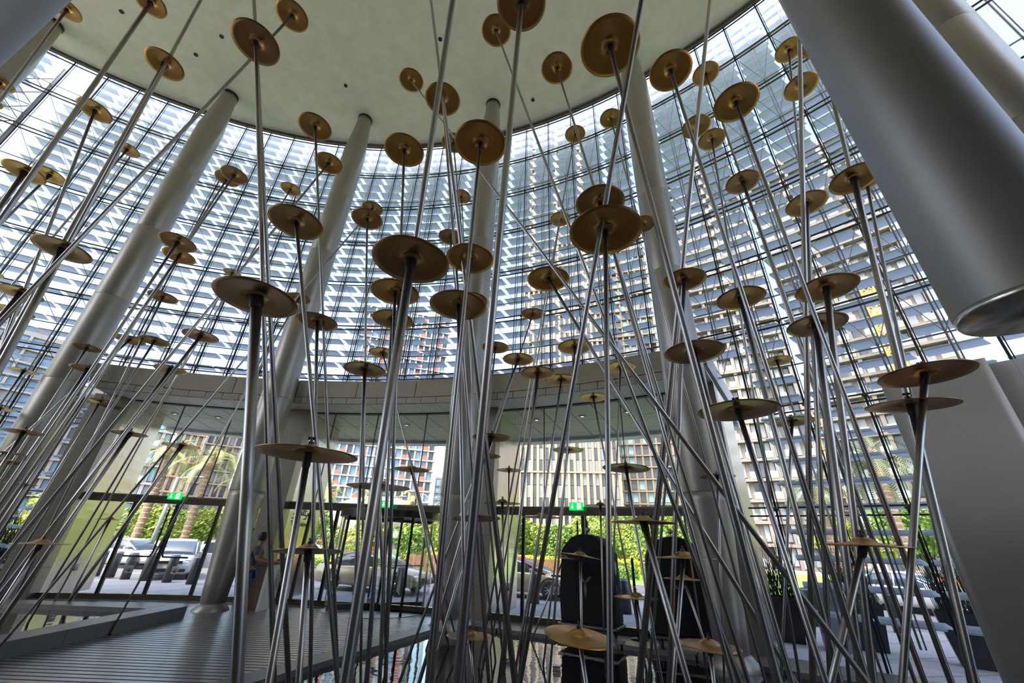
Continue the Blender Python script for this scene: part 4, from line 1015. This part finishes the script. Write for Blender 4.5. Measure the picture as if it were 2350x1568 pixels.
# ------------------------------------------------------------------ planters with reeds, control cabinet
M['pot'] = mat('black_planter', (0.02, 0.02, 0.022), 0.35)
M['reed'] = mat('dark_reed', (0.02, 0.035, 0.015), 0.7, noise=0.4)
def planter(x, y, rz, w_, label, seed):
    r = random.Random(seed)
    t = thing('planter', label, 'planter', (x, y, -0.2), rz, 'black planters with reeds')
    vs = []
    for z, k in ((0, 0.72), (0.95, 1.0), (0.95, 0.92), (0.8, 0.9)):
        a, b = w_/2*k, 0.28*k
        vs += [(-a, -b, z), (a, -b, z), (a, b, z), (-a, b, z)]
    fs = [(3, 2, 1, 0)]
    for L in range(3):
        for i in range(4): fs.append((L*4+i, L*4+(i+1) % 4, L*4+4+(i+1) % 4, L*4+4+i))
    fs.append((12, 13, 14, 15))
    MB().add(vs, fs).build('pot', M['pot'], t)
    rd = MB()
    for k in range(130):
        x0, y0 = r.uniform(-w_*0.4, w_*0.4), r.uniform(-0.2, 0.2); L_ = r.uniform(0.8, 1.6); a = r.uniform(0, 6.28); ln = r.uniform(0.05, 0.5)
        p0 = Vector((x0, y0, 0.8)); p1 = p0+Vector((math.cos(a)*ln*0.4, math.sin(a)*ln*0.4, L_*0.6)); p2_ = p0+Vector((math.cos(a)*ln, math.sin(a)*ln, L_))
        rd.tube(p0, p1, 0.011, 0.009, 4, False); rd.tube(p1, p2_, 0.009, 0.002, 4, False)
    o = rd.build('reeds', M['reed'], t); o['kind'] = 'stuff'
planter(7.15, 12.0, rad(-30), 0.9, 'black reed planter nearest the fourth column', 1)
planter(8.6, 11.35, rad(-36), 0.95, 'black reed planter behind the grey cabinet', 2)
planter(9.8, 9.95, rad(-40), 1.0, 'black reed planter in the middle of the right glass', 3)
planter(11.0, 8.6, rad(-45), 0.95, 'black reed planter beside the right steel wall', 4)
planter(-14.6, 13.4, rad(25), 0.9, 'black reed planter at the far left edge outside the glass', 5)
cb = thing('control_cabinet', 'grey steel cabinet with vent slots outside the right glass', 'cabinet', (7.75, 11.1, -0.2), rad(-35))
MB().bevbox((0, 0, 0.62), (0.62, 0.42, 1.24), 0.01).build('body', M['greymetal'], cb)
for k in range(11): MB().box((-0.2, -0.215, 1.12-k*0.075), (0.14, 0.02, 0.04)).build('vent', M['dark'], cb)
MB().box((0.1, -0.22, 1.0), (0.18, 0.03, 0.14)).build('panel', M['lampgrey'], cb)

# ------------------------------------------------------------------ trees, palms and hedges
def leafmat(name, c, k=0.35): 
    m = mat(name, c, 0.6, noise=k, scale=1.7); b = m.node_tree.nodes['Principled BSDF']; b.inputs['Transmission Weight'].default_value = 0.0
    return m
M['leaf_y'] = leafmat('leaf_yellow_green', (0.36, 0.40, 0.05)); M['leaf_g'] = leafmat('leaf_green', (0.15, 0.25, 0.04))
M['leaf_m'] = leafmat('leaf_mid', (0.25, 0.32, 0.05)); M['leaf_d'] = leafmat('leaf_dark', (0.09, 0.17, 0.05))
M['leaf_f'] = leafmat('leaf_flower', (0.75, 0.68, 0.03), 0.2)
M['bark'] = mat('bark', (0.16, 0.11, 0.07), 0.9, noise=0.4, bump=0.6, scale=12)
M['palmbark'] = mat('palm_bark', (0.28, 0.20, 0.14), 0.9, noise=0.4, bump=0.9, scale=9)
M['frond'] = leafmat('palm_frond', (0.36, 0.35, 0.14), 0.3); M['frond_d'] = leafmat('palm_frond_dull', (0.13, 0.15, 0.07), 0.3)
def foliage(r, n, blobs, size):
    b = MB(); vs, fs = [], []
    for k in range(n):
        cx, cy, cz, rx, ry, rz_ = blobs[k % len(blobs)]
        u = r.uniform(-1, 1); a = r.uniform(0, 6.283); s_ = math.sqrt(1-u*u); q = r.uniform(0.72, 1.03)
        p = Vector((cx+rx*q*s_*math.cos(a), cy+ry*q*s_*math.sin(a), cz+rz_*q*u))
        d = Vector((r.gauss(0, 1), r.gauss(0, 1), r.gauss(0, 1)+0.4)).normalized(); e = d.orthogonal().normalized()*size*r.uniform(0.6, 1.2); f_ = d.cross(e)*0.6
        i = len(vs); vs += [p-e, p+f_*0.9, p+e, p-f_*0.9]; fs.append((i, i+1, i+2, i+3))
    return b.add(vs, fs)
def tree(x, y, h, w_, matr, label, seed, leaf=0.16, n=2600, trunk=0.35, name='tree', group='leafy trees and shrubs across the road'):
    r = random.Random(seed)
    t = thing(name, label, 'tree', (x, y, GZ), group=group)
    blobs = []
    for k in range(7):
        a = r.uniform(0, 6.28); q = r.uniform(0, 0.45)*w_
        blobs.append((q*math.cos(a), q*math.sin(a), h*(trunk+r.uniform(0.15, 0.45)), w_*r.uniform(0.3, 0.45), w_*r.uniform(0.3, 0.45), h*r.uniform(0.16, 0.24)))
    o = foliage(r, n, blobs, leaf).build('crown', matr, t); o['kind'] = 'stuff'
    b = MB(); b.tube((0, 0, 0), (0.05, 0, h*0.55), 0.07*w_/2, 0.04*w_/2, 8)
    for k in range(4): b.tube((0.03, 0, h*0.35), (r.uniform(-0.3, 0.3)*w_, r.uniform(-0.3, 0.3)*w_, h*0.65), 0.03*w_/2, 0.012*w_/2, 6)
    b.build('trunk', M['bark'], t)
TR = [(-25.5, 31.5, 3.6, 3.6, 'leaf_m', 'leafy tree farthest left behind the left steel pier'), (-21.0, 31.2, 3.7, 3.4, 'leaf_m', 'round green tree behind the left street lamp'), (-17.6, 31.8, 3.9, 3.6, 'leaf_g', 'round green tree above the white off-road car'),
      (-14.2, 32.3, 3.9, 3.6, 'leaf_g', 'round green tree left of the second column'), (-9.7, 33.6, 3.6, 3.2, 'leaf_y', 'yellow-green tree right of the middle pier'), (-6.6, 31.8, 3.0, 2.6, 'leaf_g', 'dark green bush left inside the revolving door'),
      (-2.0, 35.5, 4.3, 3.6, 'leaf_y', 'yellow-green tree behind the third column'), (1.2, 36.5, 4.8, 3.4, 'leaf_m', 'tall green tree right of the third pier'), (4.3, 33.5, 3.4, 3.0, 'leaf_g', 'glossy green tree left of the left black cart'),
      (7.2, 35.5, 4.4, 3.6, 'leaf_m', 'green tree behind the left black cart'), (11.4, 32.0, 3.6, 3.2, 'leaf_g', 'glossy green tree behind the right black cart'), (14.5, 31.0, 5.2, 3.4, 'leaf_m', 'tall green tree just left of the fourth column'),
      (18.8, 24.6, 3.9, 3.4, 'leaf_y', 'bright yellow-green tree right of the fourth column'), (23.0, 24.5, 5.0, 4.0, 'leaf_g', 'big green tree behind the right palm trunk'), (27.5, 25.5, 5.4, 4.4, 'leaf_m', 'green tree beside the right steel wall'),
      (-31.5, 31.0, 4.6, 4.2, 'leaf_m', 'large leafy tree at the far left edge'), (-27.0, 26.0, 3.0, 3.0, 'leaf_y', 'yellow-green bush at the far left outside the glass')]
for i, (x, y, h, w_, mt, lab) in enumerate(TR): tree(x, y, h, w_, M[mt], lab, 40+i)
def hedge(x, y, w_, d_, h, rz, matr, label, seed, leaf=0.1, n=3000):
    r = random.Random(seed); t = thing('hedge', label, 'hedge', (x, y, GZ), rz, 'clipped hedges across the road')
    vs, fs = [], []
    for k in range(n):
        s_ = r.random()
        if s_ < 0.55: p = Vector((r.uniform(-w_/2, w_/2), -d_/2+r.uniform(-0.08, 0.08), r.uniform(0.05, h)))
        elif s_ < 0.85: p = Vector((r.uniform(-w_/2, w_/2), r.uniform(-d_/2, d_/2), h+r.uniform(-0.08, 0.08)))
        else: p = Vector((r.choice((-1, 1))*w_/2+r.uniform(-0.08, 0.08), r.uniform(-d_/2, d_/2), r.uniform(0.05, h)))
        d = Vector((r.gauss(0, 1), r.gauss(0, 1)-0.5, r.gauss(0, 1)+0.3)).normalized(); e = d.orthogonal().normalized()*leaf*r.uniform(0.6, 1.2); f_ = d.cross(e)*0.6
        i = len(vs); vs += [p-e, p+f_, p+e, p-f_]; fs.append((i, i+1, i+2, i+3))
    o = MB().add(vs, fs).build('leaves', matr, t); o['kind'] = 'stuff'
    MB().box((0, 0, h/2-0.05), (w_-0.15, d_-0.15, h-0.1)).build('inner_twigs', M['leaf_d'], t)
hedge(-5.0, 36.0, 6.0, 1.2, 3.9, 0.0, M['leaf_y'], 'tall clipped yellowish hedge behind the revolving door', 1, 0.13, 4200)
hedge(1.5, 38.0, 9.0, 1.2, 3.4, 0.0, M['leaf_y'], 'tall clipped hedge right of the third pier', 2, 0.13, 4200)
hedge(11.0, 37.0, 8.5, 1.2, 4.6, 0.0, M['leaf_y'], 'tall clipped hedge behind the two black carts', 3, 0.13, 5200)
hedge(1.5, 31.0, 15.0, 1.0, 0.75, 0.0, M['leaf_g'], 'low dark hedge behind the taxi by the carts', 4, 0.09, 3800)
hedge(1.5, 32.2, 16.0, 0.9, 1.15, 0.0, M['leaf_f'], 'low strip of bright yellow flowers behind the low hedge', 5, 0.09, 3600)
hedge(-15.5, 30.3, 14.0, 0.8, 0.55, 0.04, M['leaf_m'], 'low hedge along the road behind the white off-road car', 6, 0.09, 3400)
hedge(-27, 29.5, 7.0, 0.8, 1.3, 0.1, M['leaf_y'], 'yellow-green hedge left of the left street lamp', 7, 0.1, 2600)

def palm(x, y, h, matr, label, seed, nf=26, fl_=2.6, tr=0.24, group='date palms across the road'):
    r = random.Random(seed); t = thing('date_palm', label, 'palm tree', (x, y, GZ), group=group)
    rows = int(h/0.28); prof = []
    for k in range(rows):
        z = k*h/rows; prof += [(tr*0.92, z), (tr*1.08, z+h/rows*0.8)]
    MB().lathe(prof, 14).build('trunk', M['palmbark'], t)
    MB().sphere((0, 0, h+0.1), tr*1.5, 12, 7, (1, 1, 1.4)).build('crown_boss', M['palmbark'], t)
    for k in range(nf):
        a = 6.283*k/nf*2.4+r.uniform(-0.2, 0.2); el = rad(r.uniform(-35, 75)); L_ = fl_*r.uniform(0.8, 1.1)
        pts = []; p = Vector((0, 0, h+0.25)); e = el
        for s_ in range(8):
            pts.append(p.copy()); p = p+Vector((math.cos(a)*math.cos(e), math.sin(a)*math.cos(e), math.sin(e)))*L_/7; e -= rad(13+7*(el > 0.6))
        vs, fs = [], []
        for i in range(7):
            d = (pts[i+1]-pts[i]).normalized(); sd_ = d.cross(Vector((0, 0, 1)))
            if sd_.length < 0.05: sd_ = Vector((1, 0, 0))
            sd_.normalize()
            for j in range(4):
                q = pts[i].lerp(pts[i+1], j/4); Lf = 0.48*(1-abs((i+j/4)/7-0.4)*0.9)
                for sg in (-1, 1):
                    tip = q+(sd_*sg*0.8+d*0.6+Vector((0, 0, -0.15)))*Lf; n0 = len(vs)
                    vs += [q-d*0.02, q+d*0.035, tip]; fs.append((n0, n0+1, n0+2))
            n0 = len(vs); wd = 0.02*(1-i/9); vs += [pts[i]-sd_*wd, pts[i]+sd_*wd, pts[i+1]+sd_*wd*0.8, pts[i+1]-sd_*wd*0.8]; fs.append((n0, n0+1, n0+2, n0+3))
        MB().add(vs, fs).build('frond', matr, t)
palm(-22.6, 27.6, 6.4, M['frond'], 'tall date palm right of the left pier, trunk behind the street lamp', 1)
palm(-20.2, 28.4, 5.9, M['frond'], 'date palm with full crown above the white off-road car', 2, 34, 3.0)
palm(-17.2, 28.6, 4.4, M['frond'], 'shorter date palm between the full crowned one and second column', 3)
palm(-14.8, 34.5, 4.9, M['frond'], 'small date palm showing right of the second column', 4)
palm(-12.6, 40.0, 5.0, M['frond'], 'date palm farthest left above the revolving door header', 5, 20)
palm(-9.2, 42.0, 5.2, M['frond'], 'second date palm above the revolving door header', 6, 20)
palm(-5.6, 43.0, 5.2, M['frond'], 'third date palm above the revolving door header', 7, 20)
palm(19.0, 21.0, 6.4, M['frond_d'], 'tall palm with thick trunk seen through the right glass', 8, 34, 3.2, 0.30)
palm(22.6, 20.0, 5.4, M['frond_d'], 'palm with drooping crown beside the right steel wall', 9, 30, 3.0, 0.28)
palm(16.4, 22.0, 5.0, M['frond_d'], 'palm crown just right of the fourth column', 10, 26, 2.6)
# ------------------------------------------------------------------ towers behind
M['stone'] = mat('pale_stone', (0.25, 0.20, 0.15), 0.8, noise=0.06, scale=0.2)
M['white_w'] = mat('white_render', (0.27, 0.265, 0.26), 0.75)
M['tan'] = mat('tan_render', (0.30, 0.21, 0.14), 0.8)
M['grey_w'] = mat('grey_render', (0.17, 0.15, 0.135), 0.8)
M['win_d'] = mat('dark_window', (0.05, 0.065, 0.085), 0.1, spec=0.35)
M['win_b'] = mat('blue_window', (0.14, 0.24, 0.38), 0.12, spec=0.35)
M['win_t'] = mat('teal_window', (0.22, 0.42, 0.48), 0.15, spec=0.35)
M['win_g'] = mat('grey_window', (0.20, 0.22, 0.25), 0.12, spec=0.35)
M['rail_g'] = mat('balcony_glass', (0.28, 0.33, 0.37), 0.15, spec=0.35)
M['redb'] = mat('red_balcony', (0.42, 0.10, 0.07), 0.7)
M['yellow'] = mat('crane_orange', (0.75, 0.33, 0.03), 0.6)
def tower(label, az0, az1, dist, h, floors, cols, wall, win, style, seed, low=9, name='tower', turn=0):
    r = random.Random(seed)
    azm = rad((az0+az1)/2); wd = 2*dist*math.tan(rad(az1-az0)/2)
    x, y = dist*math.sin(azm), dist*math.cos(azm)
    t = thing(name, label, 'building', (x, y, GZ), -azm+rad(turn))
    dp = wd*0.8; fh = h/floors
    core = MB(); core.box((0, dp/2+0.4, h/2), (wd, dp, h)); core.build('core', wall, t)
    cw = wd/cols; wh = fh-0.8 if style in ('plain', 'balcony') else fh-0.2
    slab = MB(); slab.box((0, 0, 0), (wd+0.7, 1.5, 0.42)); sm_ = slab.mesh('floor_slab', wall)
    up = MB()
    fin = MB(); fin.box((0, 0, h/2), (0.55 if style != 'fins' else 0.7, 1.3, h)); fm = fin.mesh('fin', wall)
    wmesh = {}
    for m_ in win: wmesh[m_.name] = MB().box((0, 0, 0), (cw-0.75, 0.25, wh)).mesh('window', m_)
    bm__ = MB().box((0, 0, 0), (cw*0.8, 0.1, 1.05)).mesh('balcony_rail', M['rail_g'] if style != 'red' else M['redb'])
    rest_w = {}
    for f in range(floors):
        z = f*fh
        if f and (style != 'fins' or f % 3 == 0): link('floor_slab', sm_, t, (0, 0.0, z))
        for c in range(cols):
            m_ = win[(c*7+f*3+int(r.random()*2)) % len(win)]
            px = -wd/2+cw*(c+0.5)
            if f < low: link('window', wmesh[m_.name], t, (px, 0.32, z+fh/2+(0.1 if wh < fh-0.5 else 0)))
            else: rest_w.setdefault(m_, MB()).box((px, 0.32, z+fh/2), (cw-0.75, 0.25, wh))
            if style in ('balcony', 'red') and (c % 2 == (f // 3) % 2 if style == 'balcony' else c % 3 == 1):
                if f < low: link('balcony_rail', bm__, t, (px, -0.75, z+0.75))
                else: up.box((px, -0.75, z+0.75), (cw*0.8, 0.1, 1.05))
    for m_, b in rest_w.items():
        o = b.build('upper_windows', m_, t); o['kind'] = 'stuff'
    if up.v: o = up.build('upper_rails', M['rail_g'] if style != 'red' else M['redb'], t); o['kind'] = 'stuff'
    for c in range(cols+1):
        if style == 'balcony' and c % 2: continue
        link('fin', fm, t, (-wd/2+cw*c, 0.1, 0))
    # flank windows, both sides
    fk = MB()
    for f in range(floors):
        for s_ in (-1, 1):
            for q in range(4): fk.box((s_*(wd/2+0.02), 0.4+dp*(q+0.5)/4, f*fh+fh/2), (0.2, dp/4-1.6, fh-1.4))
    o = fk.build('flank_windows', win[0], t); o['kind'] = 'stuff'
    MB().box((0, dp/2, h+0.6), (wd*1.01, dp*1.01, 1.2)).build('parapet', wall, t)
    MB().box((wd*0.1, dp/2, h+2.4), (wd*0.4, dp*0.4, 3.0)).build('plant_room', M['grey_w'], t)
    return t
tower('pale blue tower at the far left edge behind the louvres', -58, -50.5, 150, 44, 13, 6, M['white_w'], [M['win_b'], M['win_g']], 'plain', 1, 6)
tower('grey office block left of the left pier', -50, -44.2, 120, 27, 8, 7, M['grey_w'], [M['win_b'], M['win_d']], 'plain', 2, 8)
tower('teal and white tower right of the left pier', -43.5, -39.7, 105, 29, 9, 5, M['white_w'], [M['win_t'], M['rail_g']], 'balcony', 3, 9)
tower('tan tower behind the palm crowns', -39.3, -36.9, 125, 33, 10, 4, M['tan'], [M['win_g'], M['win_t']], 'plain', 4, 9)
tower('grey tower behind the full crowned palm', -36.6, -33.2, 140, 34, 10, 5, M['grey_w'], [M['win_d'], M['win_g']], 'plain', 5, 9)
tower('brown low block behind the trees left of the second column', -35, -26.5, 170, 14, 4, 12, M['tan'], [M['win_d']], 'plain', 6, 4)
tower('pale tower seen right of the second column', -28.8, -24.2, 150, 42, 13, 5, M['white_w'], [M['win_g'], M['win_b']], 'plain', 7, 9)
tower('blue glass tower with white fins and red balconies behind the revolving door', -23.4, -10.2, 135, 78, 25, 15, M['white_w'], [M['win_b'], M['win_b'], M['win_d']], 'red', 8, 9)
tower('small distant stepped tower left of the third column', -9.6, -7.6, 260, 36, 9, 3, M['grey_w'], [M['win_b']], 'plain', 9, 9)
tower('tall pale stone tower with fins right of the third pier', 1.8, 15.2, 112, 150, 46, 16, M['stone'], [M['win_d'], M['win_g']], 'fins', 10, 9)
tower('stone apartment tower with small windows left of the fourth column', 15.6, 22.3, 125, 112, 34, 7, M['stone'], [M['win_t'], M['win_d']], 'plain', 11, 9)
tower('wide apartment tower with staggered balconies right of the fourth column', 23.4, 37.6, 78, 84, 27, 14, M['grey_w'], [M['win_g'], M['rail_g'], M['win_d']], 'balcony', 12, 12)
tower('orange brown tower peeping between two apartment towers', 37.2, 39.0, 150, 40, 12, 3, M['tan'], [M['win_t'], M['win_g']], 'plain', 13, 12)
tower('wide apartment tower with balconies behind the right louvres', 39.4, 51.6, 80, 76, 25, 10, M['grey_w'], [M['win_g'], M['rail_g'], M['win_d']], 'balcony', 14, 9)
tower('sunlit apartment tower at the top right corner', 73, 80, 60, 62, 20, 7, M['stone'], [M['win_d'], M['win_g']], 'balcony', 15, 9)
def crane(az, dist, h, label):
    x, y = dist*math.sin(rad(az)), dist*math.cos(rad(az))
    t = thing('tower_crane', label, 'crane', (x, y, GZ), -rad(az))
    for sx in (-1, 1):
        for sy in (-1, 1): MB().box((sx*0.8, sy*0.8, h/2), (0.22, 0.22, h)).build('chord', M['yellow'], t)
    n = int(h/2.0); lb = MB()
    for k in range(n):
        z = k*2.0
        for s_ in (-1, 1):
            lb.tube((-0.8, s_*0.8, z), (0.8, s_*0.8, z+2.0), 0.08, 0.08, 4, False); lb.tube((0.8, s_*0.8, z), (-0.8, s_*0.8, z+2.0), 0.08, 0.08, 4, False)
            lb.tube((s_*0.8, -0.8, z), (s_*0.8, 0.8, z+2.0), 0.08, 0.08, 4, False)
        lb.box((0, -0.8, z), (1.6, 0.14, 0.14))
    o = lb.build('lattice', M['yellow'], t); o['kind'] = 'stuff'
crane(26.9, 76, 62, 'orange lattice hoist mast along the fourth column right side')
crane(47.3, 74, 40, 'orange lattice hoist mast on the tower behind the right louvres')
dm_ = thing('low_pavilion', 'white curved roof pavilion behind the revolving door header', 'building', (-17.5, 60, GZ))
MB().sphere((0, 0, 4.5), 5.0, 24, 10, (1.4, 0.9, 0.55)).build('roof_shell', M['white_w'], dm_, True)
MB().lathe([(6.2, 0), (6.2, 4.6)], 32).build('drum_wall', M['grey_w'], dm_, True)
